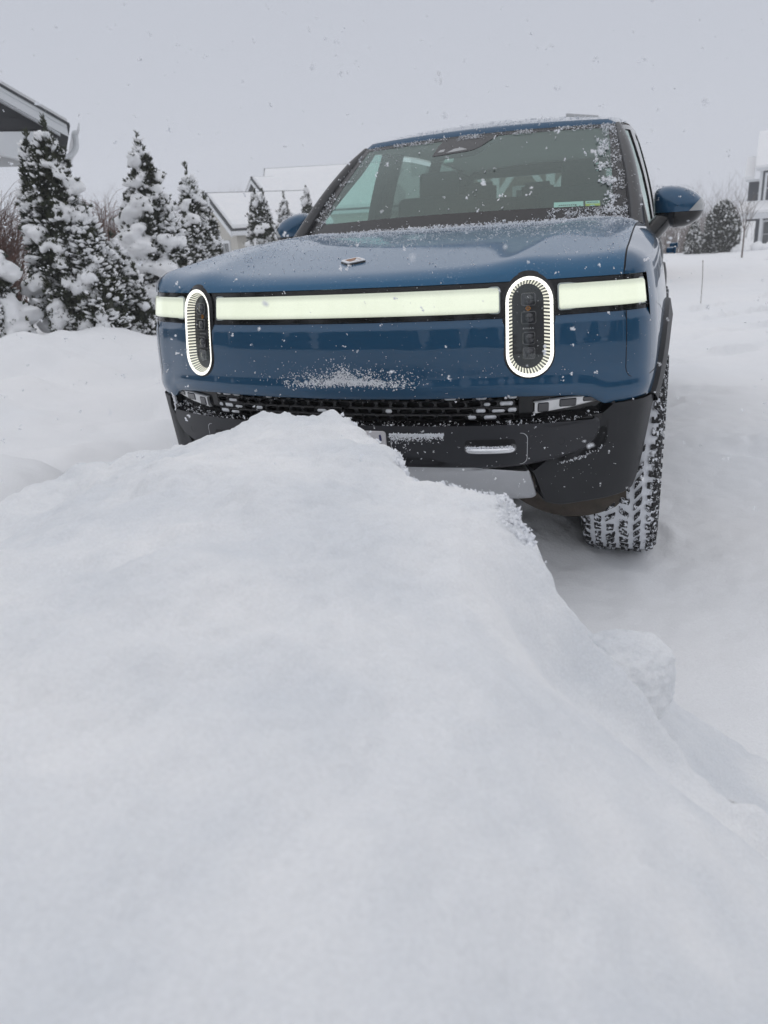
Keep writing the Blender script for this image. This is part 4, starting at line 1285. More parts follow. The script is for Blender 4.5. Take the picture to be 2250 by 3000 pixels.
put(SP(s_, z_, np.full(n, -.001)), .0006 + .0018 * r2.rand(n) ** 4, 1, 2)
# black lower bumper: shelf, hook panel, channel
n = 1500; s_ = r2.uniform(-.9, .9, n); z_ = bt(s_) + r2.uniform(.001, .016, n); q = r2.rand(n) < .35 + .65 * sstep(0, .6, fbm(s_ * 8, z_ * 20, 2, 3)); s_, z_ = s_[q], z_[q]
put(SP(s_, z_, np.interp(z_ - bt(s_), [.001, .008, .016], [-.014, .006, .045])), .0011 + .0026 * r2.rand(len(s_)) ** 2, 1, 3)
n = 1600; x_ = r2.uniform(.165, .36, n); dz = r2.exponential(.010, n) * np.interp(x_, [.165, .26, .36], [1.2, .8, .35]); z_ = .646 - dz
put(SP(x_, z_, np.full(n, -.031)), .001 + .0016 * r2.rand(n), 1, 2)
n = 160; x_ = r2.uniform(.1, 1.0, n); z_ = r2.uniform(.40, .65, n)
put(SP(x_, z_, np.full(n, -.030)), .0006 + .0013 * r2.rand(n) ** 2, 1, 2)
n = 260; t = r2.rand(n); x_ = .75 + .135 * t; z_ = .520 + .045 * t ** 2 + r2.normal(0, .003, n)
put(SP(np.array([sX(a) for a in x_]), z_, np.full(n, -.004)), .001 + .002 * r2.rand(n) ** 2, 1, 3)
n = 300; x_ = r2.uniform(.44, .59, n); put(SP(x_, np.full(n, .607) + r2.normal(0, .001, n), r2.uniform(-.078, -.068, n)), .001 + .0016 * r2.rand(n), 1, 2)
# mirrors
for sd in (1, -1):
    n = 260; x_ = r2.uniform(.94, 1.13, n); ph = r2.uniform(.1, 1.6, n)
    put(np.stack([sd * x_, 1.80 - .075 * np.cos(ph) + .06 * (x_ - .94), 1.385 + (.075 - .9 * np.maximum(0, x_ - 1.07) ** 1.3) * np.sin(ph)], 1), .0010 + .002 * r2.rand(n) ** 2, 1, 2)
    t = r2.rand(200); base, top = np.array([sd * .893, 1.48, 1.265]), np.array([sd * .724, 2.225, 1.787])
    put(base + (top - base) * t[:, None] + np.array([sd * .01, -.03, .03]) + r2.normal(0, .012, (200, 3)), .0008 + .0016 * r2.rand(200) ** 2, 1, 2)
P = np.concatenate(PP); S_ = np.concatenate(SS)
V, F = lumps(P, S_, r2)
dust = fast_mesh('snow_dusting', V, F, M['flake'], car)
dust['kind'] = 'stuff'
# packed rim of snow standing in the side gap of the far lamp corner
m = MB(); z = np.linspace(.60, .742, 18); m.tube(SP(np.full(18, -sX(.90)), z, np.full(18, .004)) + r2.normal(0, .0015, (18, 3)), np.r_[.002, np.full(16, .008), .003], 8)
m.build('packed_snow', M['flake'], car)
# ================================================================== snow-covered ground
def uneven(edges):
    """edges: list of (start, end, step)"""
    out = []
    for a, b, s in edges: out.append(np.arange(a, b, s))
    return np.concatenate(out)


def ground_h(X, Y):
    h = .035 * fbm(X * .55, Y * .55, 0.3, 4) + .010 * fbm(X * 3.1, Y * 3.1, 1.7, 3)
    h = h * (.35 + .65 * sstep(1.5, 4, np.hypot(X, Y - 2.5)))
    # plowed bank along the left edge of the drive, rising to the hedge
    bank = sstep(-1.15, -2.2, X + .12 * noise3(Y * .9, 0, 5)) * .20 + sstep(-2.6, -5.2, X) * .26
    h = h + bank * (1 + .25 * fbm(X * .9, Y * .9, 4.0, 3))
    lum = sstep(-1.4, -2.4, X) * sstep(-7, -4.5, X)
    h = h + lum * (.07 * np.abs(fbm(X * 1.3, Y * 1.3, 9.0, 3)) - .02)
    # lumpy drift heaped along the foot of the hedge
    hx_ = X + 5.35 + .16 * (Y - 4.4)
    h = h + .08 * np.exp(-((hx_ - .45) / .45) ** 2) * sstep(1.5, 3.0, Y) * (.5 + 1.0 * np.abs(fbm(X * 1.9, Y * 1.9, 15.0, 3)))
    # hollows under slumped crusts
    for cx, cy, rx, ry, d in ((-2.6, 2.2, .50, .22, .13), (-1.85, 2.75, .45, .17, .12), (-3.3, 3.4, .3, .2, .08), (-2.3, 4.4, .25, .2, .08), (-4.2, 2.6, .5, .25, .09)):
        q = ((X - cx) / rx) ** 2 + ((Y - cy) / ry) ** 2
        h = h - d * np.exp(-q * 1.2) + .6 * d * np.exp(-(((X - cx) / rx) ** 2 + ((Y - cy - ry * 1.3) / ry) ** 2))
    # second pile at the far left, in front of the bank
    q = ((X + 2.35) / .85) ** 2 + ((Y - .10) / .55) ** 2
    h = h + .15 * sstep(1.3, .2, q + .12 * fbm(X * 3, Y * 3, 2, 3))
    # wheel ruts swung across the drive on the right
    for k, (c0, sl, w, d) in enumerate(((4.25, .10, .10, .035), (5.78, 1.08, .10, .055), (7.25, 1.2, .11, .05), (8.9, 1.45, .12, .055), (10.6, 1.5, .13, .05))):
        y = c0 + sl * (X - 1.0) + .10 * fbm(X * 1.2, Y * .4, k + .5, 2)
        q = (Y - y) / w
        br = .35 + .9 * sstep(-.3, .6, fbm(X * 2.3, Y * 2.3, 20 + k, 3))
        h = h + sstep(.9, 1.15, X) * sstep(14, 6, X) * br * (-d * np.exp(-q * q) + .75 * d * np.exp(-((q - 1.7) / .7) ** 2) * (1 + .6 * fbm(X * 7, Y * 7, 2, 2)))
    # sharp slump and broken crust beside the car
    q = ((X - 1.72) / .30) ** 2 + ((Y - 2.42) / .09) ** 2
    h = h - .06 * np.exp(-q * q) + .035 * np.exp(-(((X - 1.72) / .34) ** 2 + ((Y - 2.66) / .14) ** 2)) * (1 + .5 * fbm(X * 9, Y * 9, 2, 2))
    # heap pushed under the bumper, trench of the tyre
    q = ((X - .52) / .30) ** 2 + ((Y - .95) / .5) ** 2
    h = h + .17 * np.exp(-q * 1.4) * (1 + .35 * fbm(X * 6, Y * 6, 2.0, 3)) + .06 * np.exp(-(((X) / .6) ** 2 + ((Y - .8) / .6) ** 2))
    for sx_ in (-.925, .925):
        for cy in (.9, 3.98):
            q = ((X - sx_) / .20) ** 2 + ((Y - cy) / .32) ** 2
            h = h + .010 * np.exp(-(np.sqrt(q) - 1.05) ** 2 / .03) * (1 + .8 * fbm(X * 9, Y * 9, 3, 3)) - .02 * np.exp(-q * q) - .032 * np.exp(-((X - sx_) / .45) ** 2 - ((Y - cy + .25) / .5) ** 2)
    # gentle swell of the far lawns
    R = np.hypot(X, Y)
    h = h + sstep(18, 60, R) * (.25 + .25 * fbm(X * .03, Y * .03, 8.0, 2)) * sstep(-4, -30, X) * 2.0
    h = h - .03 - 1.35 * sstep(33, 56, Y) * sstep(-30, -8, X)
    return h


gx = uneven([(-400, -60, 20), (-60, -14, 1.0), (-14, -6, .12), (-6, -1.6, .04), (-1.6, 3.0, .022), (3.0, 6, .05), (6, 16, .14), (16, 60, 1.0), (60, 401, 20)])
gy = uneven([(-120, -8, 8), (-8, -1.5, .2), (-1.5, 1.6, .022), (1.6, 4, .035), (4, 10, .07), (10, 22, .2), (22, 70, 1.0), (70, 460, 20)])
GX, GY = np.meshgrid(gx, gy, indexing='ij')
GZ = ground_h(GX, GY)
near = sstep(5, 2, np.abs(GX - 1)) * sstep(6, 2.5, np.abs(GY))
GZ += near * (.004 * fbm(GX * 18, GY * 18, 3.3, 3) + .006 * np.abs(fbm(GX * 5, GY * 5, 6.3, 2)))
a, b = GX.shape
V = np.stack([GX, GY, GZ], -1).reshape(-1, 3)
I = (np.arange(a - 1)[:, None] * b + np.arange(b - 1)[None]).ravel()
F = np.stack([I, I + b, I + b + 1, I + 1], 1)
ground = fast_mesh('snowy_ground', V, F, M['snow'], None, True)
ground['kind'] = 'structure'

# ------------------------------------------------------------------ the big plowed pile in front of the camera
OUT = np.array([(-3.2, -3.2), (-2.6, -2.1), (-1.9, -1.5), (-1.25, -1.15), (-.80, -.88), (-.62, -.70), (-.35, -.56), (-.19, -.52), (-.08, -.465), (.02, -.455), (.14, -.45), (.255, -.48), (.36, -.56), (.445, -.64), (.51, -.715), (.53, -.785),
                (.555, -.81), (.62, -.81), (.70, -.82), (.755, -.84), (.79, -.875), (.808, -.93), (.815, -.99), (.90, -1.04), (1.1, -1.10), (1.7, -1.30), (3.2, -2.0), (3.2, -4.0), (-3.2, -4.0)])


def sdist(X, Y, Pg):
    d = np.full(X.shape, 1e9); ins = np.zeros(X.shape, bool)
    n = len(Pg)
    for i in range(n):
        a, b = Pg[i], Pg[(i + 1) % n]
        e = b - a; t = np.clip(((X - a[0]) * e[0] + (Y - a[1]) * e[1]) / (e @ e), 0, 1)
        d = np.minimum(d, np.hypot(X - a[0] - t * e[0], Y - a[1] - t * e[1]))
        c = ((a[1] > Y) != (b[1] > Y)) & (X < (b[0] - a[0]) * (Y - a[1]) / (b[1] - a[1] + 1e-12) + a[0])
        ins ^= c
    return np.where(ins, d, -d)


px = uneven([(-3.0, -1.1, .025), (-1.1, -.55, .010), (-.55, 1.05, .0062), (1.05, 1.7, .010), (1.7, 3.01, .025)])
py = uneven([(-3.6, -2.4, .03), (-2.4, -1.3, .012), (-1.3, -1.0, .009), (-1.0, -.34, .0058), (-.34, -.05, .014)])
X, Y = np.meshgrid(px, py, indexing='ij')
wx = X + .016 * fbm(X * 9, Y * 9, .5, 4) + .004 * noise3(X * 70, Y * 70, 0); wy = Y + .016 * fbm(X * 9, Y * 9, 7.5, 4) + .004 * noise3(X * 70, Y * 70, 9)
d = sdist(wx, wy, OUT)
top = np.interp(X, [-3, -1.4, -.85, -.62, -.35, -.1, .05, .2, .33, .45, .52, .8, 1.0, 1.6, 3], [.40, .50, .60, .67, .752, .80, .815, .812, .805, .795, .768, .745, .74, .70, .6])
# far edge levels blend into the pile's own surface nearer the camera
k = sstep(-.85, -1.6, Y)
own = .80 + .05 * np.exp(-((X - .9) / .9) ** 2) - .18 * sstep(.3, -1.6, X) - .03 * sstep(1.2, 2.4, X)
T = top * (1 - k) + own * k
T = T + .013 * fbm(X * 1.7, Y * 1.7, 2.2, 2) * sstep(.08, .5, d) + .0022 * fbm(X * 9, Y * 9, 6.1, 3) * sstep(0, .2, d)
# shaded dip at the left
puff = .017 * np.abs(fbm(X * 4.2, Y * 4.2, 11.0, 2)) + .008 * np.abs(fbm(X * 10, Y * 10, 12.0, 2)) + .0035 * np.abs(fbm(X * 24, Y * 24, 13.0, 2))
T = T + puff - .010
T = T - .10 * np.exp(-(((X + .42) / .34) ** 2 + ((Y + 1.28) / .22) ** 2))
left = sstep(-.3, -1.1, X)
wd = .045 + .50 * left
S1 = np.clip(d / wd, 0, 1); S1 = np.where(S1 > 0, np.sqrt(np.clip(1 - (1 - S1) ** 2, 0, 1)), 0)
skw = .26 + .3 * left + .60 * sstep(.5, .75, X)
S2 = sstep(-.26 - .3 * left, .02, d)
base = .30
hA = (T - base) * S1 + base * S2 * (1 + .10 * fbm(X * 5, Y * 5, 1.1, 3))
# right flank: a soft apron running down from the broken shoulder
shf = np.interp(-Y, [.5, .85, 1.2, 1.4, 1.7, 2.0, 2.6, 3.6], [-.03, .0, .05, .12, .26, .40, .85, 1.6])
R = np.interp(X - shf, [.5, .70, .78, .86, .94, 1.06, 1.22, 1.4, 1.7], [.86, .79, .61, .40, .30, .18, .07, -.03, -.15]) + .010 * fbm(X * 4.5, Y * 4.5, 7.1, 3) + puff
R2 = np.interp(X - shf, [-.1, .25, .5, .7, .9, 1.2, 1.6, 2.1], [.93, .87, .79, .69, .55, .33, .06, -.2]) + puff
k3 = sstep(-1.00, -1.55, Y); R = R * (1 - k3) + R2 * k3
R = R - .9 * sstep(-.62, -.30, Y)
Rl = np.minimum(R, .52)
wall = np.where(d > 0, Rl + (T - Rl) * S1, Rl)
sm_ = -np.log(np.exp(-T * 9) + np.exp(-R * 9)) / 9 + .035
k2 = sstep(-.90, -1.30, Y + .03 * fbm(X * 6, Y * 6, 3.7, 2))
hB = wall * (1 - k2) + np.minimum(sm_, T) * k2
kx = sstep(.30, .72, X)
h = hA * (1 - kx) + hB * kx
ed = np.exp(-((d - .02) / .06) ** 2) * (Y > -1.12)
h = h + ed * sstep(-1.2, -1.0, Y) * (.008 * fbm(X * 22, Y * 22, 4.4, 3) + .005 * noise3(X * 75, Y * 75, 1.0))
h = h + .0042 * fbm(X * 34, Y * 34, 8.8, 3) * sstep(-1.8, -.9, -np.abs(Y + .9)) + .004 * fbm(X * 14, Y * 14, 2.8, 3) * np.exp(-((d - .08) / .12) ** 2)
h = np.where(kx < .5, h - .06 * sstep(-skw * .8, -skw * 1.15, d), h)
ed = ed * sstep(-1.15, -.95, Y)
Gx = X + ed * .012 * fbm(X * 20, Y * 20, h * 20 + 3, 3); Gy = Y + ed * .012 * fbm(X * 20, Y * 20, h * 20 + 13, 3)
# the shoulder bulges out a little over its own foot
Gx = Gx + .026 * np.exp(-((d - .005) / .045) ** 2) * np.exp(-((h - .64) / .09) ** 2) * sstep(.55, .75, X) * sstep(-1.15, -1.0, Y)
a, b = X.shape
I = (np.arange(a - 1)[:, None] * b + np.arange(b - 1)[None]); keep = (d[:-1, :-1] > -skw[:-1, :-1] * 1.1) & (h[:-1, :-1] > -.12)
I = I[keep]
V = np.stack([Gx, Gy, h], -1).reshape(-1, 3)
F = np.stack([I, I + b, I + b + 1, I + 1], 1)
used, inv = np.unique(F, return_inverse=True); V = V[used]; F = inv.reshape(-1, 4)
pile = fast_mesh('snow_pile', V, F, M['snow_pile'], None, True)
tag(pile, 'huge plowed heap of loose snow filling the foreground, hiding the bumper', 'snow pile')
# loose crystals fringing the broken edge
r3 = np.random.RandomState(31)
cand = np.argwhere((np.abs(d - .012) < .024) & (X > -.75) & (X < .87) & (Y > -1.03) & (h > .25))
c = cand[r3.randint(0, len(cand), 15000)]
P = np.stack([Gx[c[:, 0], c[:, 1]], Gy[c[:, 0], c[:, 1]], h[c[:, 0], c[:, 1]]], 1) + r3.normal(0, .004, (len(c), 3)) + [0, 0, .001]
V, F = lumps(P, .0016 + .0052 * r3.rand(len(P)) ** 2.5, r3, .7)
fr_o = fast_mesh('loose_crystals', V, F, M['flake'], pile); fr_o['kind'] = 'stuff'

# rounded clod that rolled off the pile
bm = bmesh.new(); bmesh.ops.create_icosphere(bm, subdivisions=6, radius=1)
V = np.array([v.co[:] for v in bm.verts])
n_ = 1 + .14 * fbm(V[:, 0] * 1.6, V[:, 1] * 1.6, V[:, 2] * 1.6 + 4, 4) + .008 * fbm(V[:, 0] * 9, V[:, 1] * 9, V[:, 2] * 9, 3)
W = V * n_[:, None] * [.125, .115, .105]
for v, w_ in zip(bm.verts, W): v.co = w_ + np.array([1.03, -.76, .262])
clod = bmobj('snow_clod', bm, M['snow_pile'], None, True, None)
tag(clod, 'rounded clod of snow resting at the right foot of the big heap', 'snow clod')
# ================================================================== hedge, bushes, houses
def mat_leaf(name, a, b, snowy=0.0):
    m, N, L, bs = new_mat(name)
    tc = N.new('ShaderNodeTexCoord'); nz = N.new('ShaderNodeTexNoise'); nz.inputs['Scale'].default_value = 9; nz.inputs['Detail'].default_value = 4
    L.new(tc.outputs['Object'], nz.inputs['Vector'])
    rp = N.new('ShaderNodeMapRange'); rp.inputs['From Min'].default_value = .35; rp.inputs['From Max'].default_value = .65; L.new(nz.outputs['Fac'], rp.inputs['Value'])
    mx = N.new('ShaderNodeMix'); mx.data_type = 'RGBA'; mx.inputs['A'].default_value = a + (1,); mx.inputs['B'].default_value = b + (1,)
    L.new(rp.outputs[0], mx.inputs['Factor']); L.new(mx.outputs['Result'], bs.inputs['Base Color']); bs.inputs['Roughness'].default_value = .65
    return m


M['cedar'] = mat_leaf('cedar_foliage', (.011, .018, .006), (.038, .044, .016))
M['bark'] = mat_basic('bark', (.09, .065, .045), rough=.9, var=.3, scale=30, bump=.4, bscale=60)
M['twig'] = mat_basic('red_brown_twigs', (.17, .085, .060), rough=.85, var=.3, scale=5)
M['twig_grey'] = mat_basic('grey_twigs', (.16, .13, .115), rough=.85, var=.25, scale=3)


def sprays(P, D, size, r, leaf=5, fan=1.15):
    """flat fans of scale leaves: P base points, D outward directions"""
    n = len(P)
    D = D / np.linalg.norm(D, axis=1)[:, None]
    A = np.cross(D, r.randn(n, 3)); A /= np.linalg.norm(A, axis=1)[:, None]
    V = np.zeros((n, leaf, 4, 3))
    for k in range(leaf):
        t = (k / (leaf - 1) - .5) * fan + r.uniform(-.12, .12, n)
        d = np.cos(t)[:, None] * D + np.sin(t)[:, None] * A
        s_ = np.cross(d, np.cross(D, A)); s_ /= np.linalg.norm(s_, axis=1)[:, None]
        L = size * (1 - .25 * np.abs(k - (leaf - 1) / 2) / leaf * 2) * r.uniform(.75, 1.15, n)
        bend = np.cross(D, A) * (r.uniform(-.2, .2, n) * L)[:, None]
        w = (size * .10)[:, None]
        V[:, k, 0] = P
        V[:, k, 1] = P + d * (L * .55)[:, None] + s_ * w + bend * .4
        V[:, k, 2] = P + d * L[:, None] + bend
        V[:, k, 3] = P + d * (L * .55)[:, None] - s_ * w + bend * .4
    V = V.reshape(-1, 3)
    F = np.arange(len(V)).reshape(-1, 4)
    return V, F


def ico(sub):
    bm = bmesh.new(); bmesh.ops.create_icosphere(bm, subdivisions=sub, radius=1)
    V = np.array([v.co[:] for v in bm.verts]); F = np.array([[v.index for v in f.verts] for f in bm.faces]); bm.free()
    return V, F


_I3 = ico(3); _I1 = ico(1)


def blobs(C, S, r, base=_I3, rough=.30):
    """pillows of snow: centres C, half sizes S (n,3)"""
    Vt, Ft = base; VV, FF = [], []
    for i in range(len(C)):
        o = r.rand(3) * 50
        k = 1 + rough * fbm(Vt[:, 0] * 1.5 + o[0], Vt[:, 1] * 1.5 + o[1], Vt[:, 2] * 1.5 + o[2], 3)
        a = r.rand() * 6.28
        W = Vt * k[:, None] * S[i]
        W = np.stack([W[:, 0] * math.cos(a) - W[:, 1] * math.sin(a), W[:, 0] * math.sin(a) + W[:, 1] * math.cos(a), W[:, 2]], 1)
        VV.append(W + C[i]); FF.append(Ft + i * len(Vt))
    return np.concatenate(VV), np.concatenate(FF)


def cedar(loc, plumes, label, seed, spr=1.0, n_snow=46, big=.17, vox=.020, group='snow-laden cedars along the drive'):
    """plumes: list of (dx, dy, z0, z1, R)"""
    r = np.random.RandomState(seed)
    t_ = empty('cedar_tree', loc)
    tag(t_, label, 'tree', group)
    Pa, Da, Sa = [], [], []
    core = MB(); tr = MB()
    sC, sS, tiny = [], [], []
    view = np.array([1.12 - loc[0], -2.47 - loc[1]]); view /= np.linalg.norm(view)
    for (dx, dy, z0, z1, R) in plumes:
        H = z1 - z0
        n = int(spr * 5200 * R * H + 500)
        t = r.rand(n) ** 1.25
        th = r.rand(n) * 2 * math.pi
        prof = lambda t: R * np.clip((1 - t), 0, 1) ** .62 * (.72 + .28 * sstep(0, .22, t))
        lob = 1 + .30 * fbm(np.cos(th) * 1.4 + dx * 9 + seed, np.sin(th) * 1.4 + dy * 7, t * H * 3.0, 3)
        rr = prof(t) * lob * r.uniform(.62, 1.05, n)
        lean = .10 * R * np.sin(t * 4 + seed)
        P = np.stack([dx + rr * np.cos(th) + lean, dy + rr * np.sin(th), z0 + t * H], 1)
        gap = fbm(P[:, 0] * 5 + seed, P[:, 1] * 5, P[:, 2] * 5, 2)
        keep = gap > -.42
        P, th, t, rr = P[keep], th[keep], t[keep], rr[keep]
        up = .75 + 1.6 * sstep(.75, 1, t)
        D = np.stack([np.cos(th), np.sin(th), up + r.normal(0, .35, len(t))], 1) + r.normal(0, .25, (len(t), 3))
        Pa.append(P); Da.append(D); Sa.append(r.uniform(.045, .10, len(t)) * (1 - .25 * t))
        k = 18
        for q in range(9):
            P_top = np.array([[dx + .02 * R * r.randn(), dy + .02 * R * r.randn(), z1 - .05 + .02 * q]])
            Pa.append(P_top); Da.append(np.array([[r.normal(0, .25), r.normal(0, .25), 1.0]])); Sa.append(np.array([r.uniform(.05, .10)]))
        # shaded inner mass of the crown
        A = np.linspace(0, 2 * math.pi, 15)[:-1]; T = np.linspace(.0, .96, 12)
        G = np.array([[(dx + .62 * prof(tt) * (1 + .25 * noise3(math.cos(a) * 2 + seed, math.sin(a) * 2, tt * 5)) * math.cos(a), dy + .62 * prof(tt) * (1 + .25 * noise3(math.cos(a) * 2, math.sin(a) * 2 + seed, tt * 5)) * math.sin(a), z0 + tt * H) for a in A] for tt in T])
        core.grid(np.concatenate([G, G[:, :1]], 1))
        tr.tube(np.array([(dx * .3, dy * .3, -.15), (dx * .7, dy * .7, z0 + .1 * H), (dx, dy, z0 + .5 * H), (dx, dy, z0 + .9 * H)]), [.05, .04, .025, .008], 7)
        # pillows on the shoulders of the branches
        ns = max(9, int(3.8 * n_snow * R * H / .9))
        for q in range(ns):
            tt = r.rand() ** 1.25 * .93
            a = r.rand() * 2 * math.pi
            rad_ = prof(np.array([tt]))[0]
            s0 = big * (.18 + .85 * r.rand() ** 2.8) * (1 - .35 * tt) * min(1, R / .34)
            c = np.array([dx + rad_ * .93 * math.cos(a), dy + rad_ * .93 * math.sin(a), z0 + tt * H])
            m_ = r.randint(2, 6)
            for u in range(m_):
                off = np.array([math.cos(a + r.normal(0, .7)), math.sin(a + r.normal(0, .7)), -.9 * r.rand()]) * s0 * .75 * u / m_ * 1.4
                ss = s0 * r.uniform(.42, .85)
                sC.append(c + off + [0, 0, s0 * .2]); sS.append(np.array([ss, ss * r.uniform(.7, 1.1), ss * r.uniform(.55, .85)]))
        sC.append(np.array([dx, dy, z1 - .10])); sS.append(np.array([.05, .05, .08]) * min(1.2, R / .3))
        m = len(P); ms = sstep(-.35, .35, fbm(P[:, 0] * 3.2 + seed, P[:, 1] * 3.2, P[:, 2] * 4.0, 3)); c = np.flatnonzero(r.rand(m) < .08 + .62 * ms)
        tiny.append(np.concatenate([P[c] + D[c] / np.linalg.norm(D[c], axis=1)[:, None] * .045 + [0, 0, .006], D[c]], 1))
    # twigs poking out through the pillows
    c_, s_ = np.array(sC), np.array(sS); rep = 5
    u_ = r.randn(len(c_) * rep, 3); u_[:, 2] = np.abs(u_[:, 2]) * .6; u_ /= np.linalg.norm(u_, axis=1)[:, None]
    Pa.append(np.repeat(c_, rep, 0) + u_ * np.repeat(s_, rep, 0) * .92); Da.append(u_ + [0, 0, .5]); Sa.append(r.uniform(.03, .075, len(u_)))
    V, F = sprays(np.concatenate(Pa), np.concatenate(Da), np.concatenate(Sa), r)
    crown = fast_mesh('crown', V, F, M['cedar'], t_)
    core.build('inner_crown', M['cedar'], crown, True, None)
    tr.build('trunk', M['bark'], t_)
    V, F = blobs(np.array(sC), np.array(sS), r)
    sn = fast_mesh('snow_load', V, F, M['snow_load'], t_, True); sn['kind'] = 'stuff'
    rm = sn.modifiers.new('fuse', 'REMESH'); rm.mode = 'VOXEL'; rm.voxel_size = vox; rm.use_smooth_shade = True
    sm = sn.modifiers.new('soften', 'SMOOTH'); sm.factor = .5; sm.iterations = 3
    Pd = np.concatenate(tiny); P, Dd = Pd[:, :3], Pd[:, 3:]; sz = .006 + .030 * r.rand(len(P)) ** 2.6
    Vt, Ft = _I1
    Dd = Dd * [1, 1, .45]; Dd /= np.linalg.norm(Dd, axis=1)[:, None]
    X1 = np.cross(Dd, [0, 0, 1.0]); X1 /= np.linalg.norm(X1, axis=1)[:, None] + 1e-9; X2 = np.cross(X1, Dd)
    o_ = Vt[None] * (1 + .30 * (r.rand(len(P), len(Vt), 1) * 2 - 1)) * sz[:, None, None]
    V = P[:, None] + (o_[:, :, :1] * .95) * X1[:, None] + (o_[:, :, 1:2] * 1.9) * Dd[:, None] + (o_[:, :, 2:] * .62) * X2[:, None]
    V = V.reshape(-1, 3); F = (Ft[None] + len(Vt) * np.arange(len(P))[:, None, None]).reshape(-1, 3)
    sp = fast_mesh('snow_specks', V, F, M['snow_load'], t_, True); sp['kind'] = 'stuff'
    return t_


def gz(x, y): return float(ground_h(np.array([x]), np.array([y]))[0])


def at_ground(x, y, dz=0.0): return (x, y, gz(x, y) + dz)


cedar(at_ground(-5.80, 3.75), [(0, 0, .0, 1.25, .34), (.22, .05, .0, .62, .20)], 'heavily snow-covered low cedar cut by the left edge of the picture', 101, big=.24, n_snow=60)
cedar(at_ground(-5.24, 4.50), [(0, .03, .0, 2.02, .43), (-.22, -.02, .3, 1.90, .24), (.36, .0, .0, 1.18, .26)], 'tallest cedar nearest the porch, with a forked double tip', 102, n_snow=50)
cedar(at_ground(-5.02, 5.02), [(0, 0, .0, 1.02, .22), (.16, .1, .0, .66, .17)], 'small drooping cedar between the two tallest cedars', 103, big=.20)
cedar(at_ground(-5.56, 6.45), [(.02, 0, .0, 2.06, .35), (-.26, -.05, .0, 1.35, .24), (.30, .05, .0, 1.25, .22)], 'tall cedar with big snow pillows on its right side, just left of the car', 104, big=.24, n_snow=54)
cedar(at_ground(-6.00, 8.12), [(0, 0, .0, 2.02, .31)], 'slender pointed cedar rising above the left end of the hood', 105, n_snow=56)
cedar(at_ground(-5.98, 8.47), [(0, 0, .0, 1.62, .25)], 'shorter cedar leaning against the slender pointed one', 106, big=.22, n_snow=60)
cedar(at_ground(-7.70, 13.18), [(-.05, 0, .0, 2.02, .36), (.14, 0, .3, 2.0, .22)], 'dense cedar in front of the grey gable, with a broad double tip', 107, spr=.7)
cedar(at_ground(-7.55, 13.3), [(0, 0, .0, 1.55, .24)], 'little cedar mostly wrapped in snow right of the grey gable cedar', 108, spr=.7, big=.24)
cedar(at_ground(-9.08, 17.05), [(0, 0, .0, 1.98, .33)], 'distant cedar just left of the far door mirror', 109, spr=.6)
cedar(at_ground(-9.42, 19.1), [(0, 0, .0, 2.22, .32)], 'farthest cedar peeping between mirror and windscreen pillar', 110, spr=.6)


def twig_bush(loc, n, h, spread, label, seed, rad_=.006, arch=.5, mat='twig', name='bare_bush', cat='bush', lead=None):
    r = np.random.RandomState(seed); m = MB()
    for i in range(n):
        a = r.rand() * 6.28; L = h * r.uniform(.5, 1.05); sp_ = spread * r.uniform(.2, 1.0)
        k = 7; t = np.linspace(0, 1, k)
        out = sp_ * t ** 1.4; z = L * (t * (1 + arch) - arch * t ** 2.6)
        wob = np.cumsum(r.normal(0, .02, (k, 3)), 0)
        b0 = r.normal(0, spread * .12, 2)
        P = np.stack([b0[0] + out * math.cos(a), b0[1] + out * math.sin(a), z], 1) + wob
        m.tube(P, np.linspace(rad_, rad_ * .45, k), 3, caps=False)
        for q in range(3):
            j = r.randint(2, k - 1); a2 = a + r.normal(0, 1.0); l2 = L * r.uniform(.15, .4)
            tt = np.linspace(0, 1, 4)
            B = P[j] + np.stack([l2 * tt * math.cos(a2) * .8, l2 * tt * math.sin(a2) * .8, l2 * (tt * .8 - tt ** 2 * arch * .9)], 1)
            m.tube(B, np.linspace(rad_ * .6, rad_ * .35, 4), 3, caps=False)
    o = m.build(name, M[mat], None, True, None); o.location = loc
    tag(o, label, cat)
    return o


twig_bush(at_ground(-9.0, 7.15), 260, 1.75, .95, 'reddish bare bush behind the tallest cedar, left of it', 51, arch=.35)
twig_bush(at_ground(-7.9, 8.35), 300, 1.65, .75, 'reddish weeping bare bush between the two tallest cedars', 52, arch=.45)

# ------------------------------------------------------------------ porch at the upper left
M['white_trim'] = mat_basic('white_trim', (.72, .74, .76), rough=.5, var=.04, scale=2)
M['dark_board'] = mat_basic('dark_board', (.045, .045, .05), rough=.7, var=.2, scale=4)
M['soffit'] = mat_basic('grey_soffit', (.42, .43, .44), rough=.7, var=.05)
M['shingle'] = mat_basic('dark_shingle', (.06, .065, .07), rough=.9, var=.3, scale=12, bump=.3, bscale=30)
E0 = np.array([-7.07, 6.98]); Ua = np.array([-.727, -.687]); Ub = np.array([-.687, .727])
def PW(u, w, z): return np.array([E0[0] + Ua[0] * u + Ub[0] * w, E0[1] + Ua[1] * u + Ub[1] * w, z])
porch = empty('porch', (0, 0, 0)); tag(porch, 'white-trimmed open porch with dark gable and gutter at the upper left', 'porch')
SL, UP = .62, 3.2
def prism(poly_uz, w0, w1):
    n = len(poly_uz); V = [PW(u, w0, z) for u, z in poly_uz] + [PW(u, w1, z) for u, z in poly_uz]
    return V, [tuple(range(n)), tuple(range(n, 2 * n))[::-1]] + [(i, n + i, n + (i + 1) % n, (i + 1) % n) for i in range(n)]
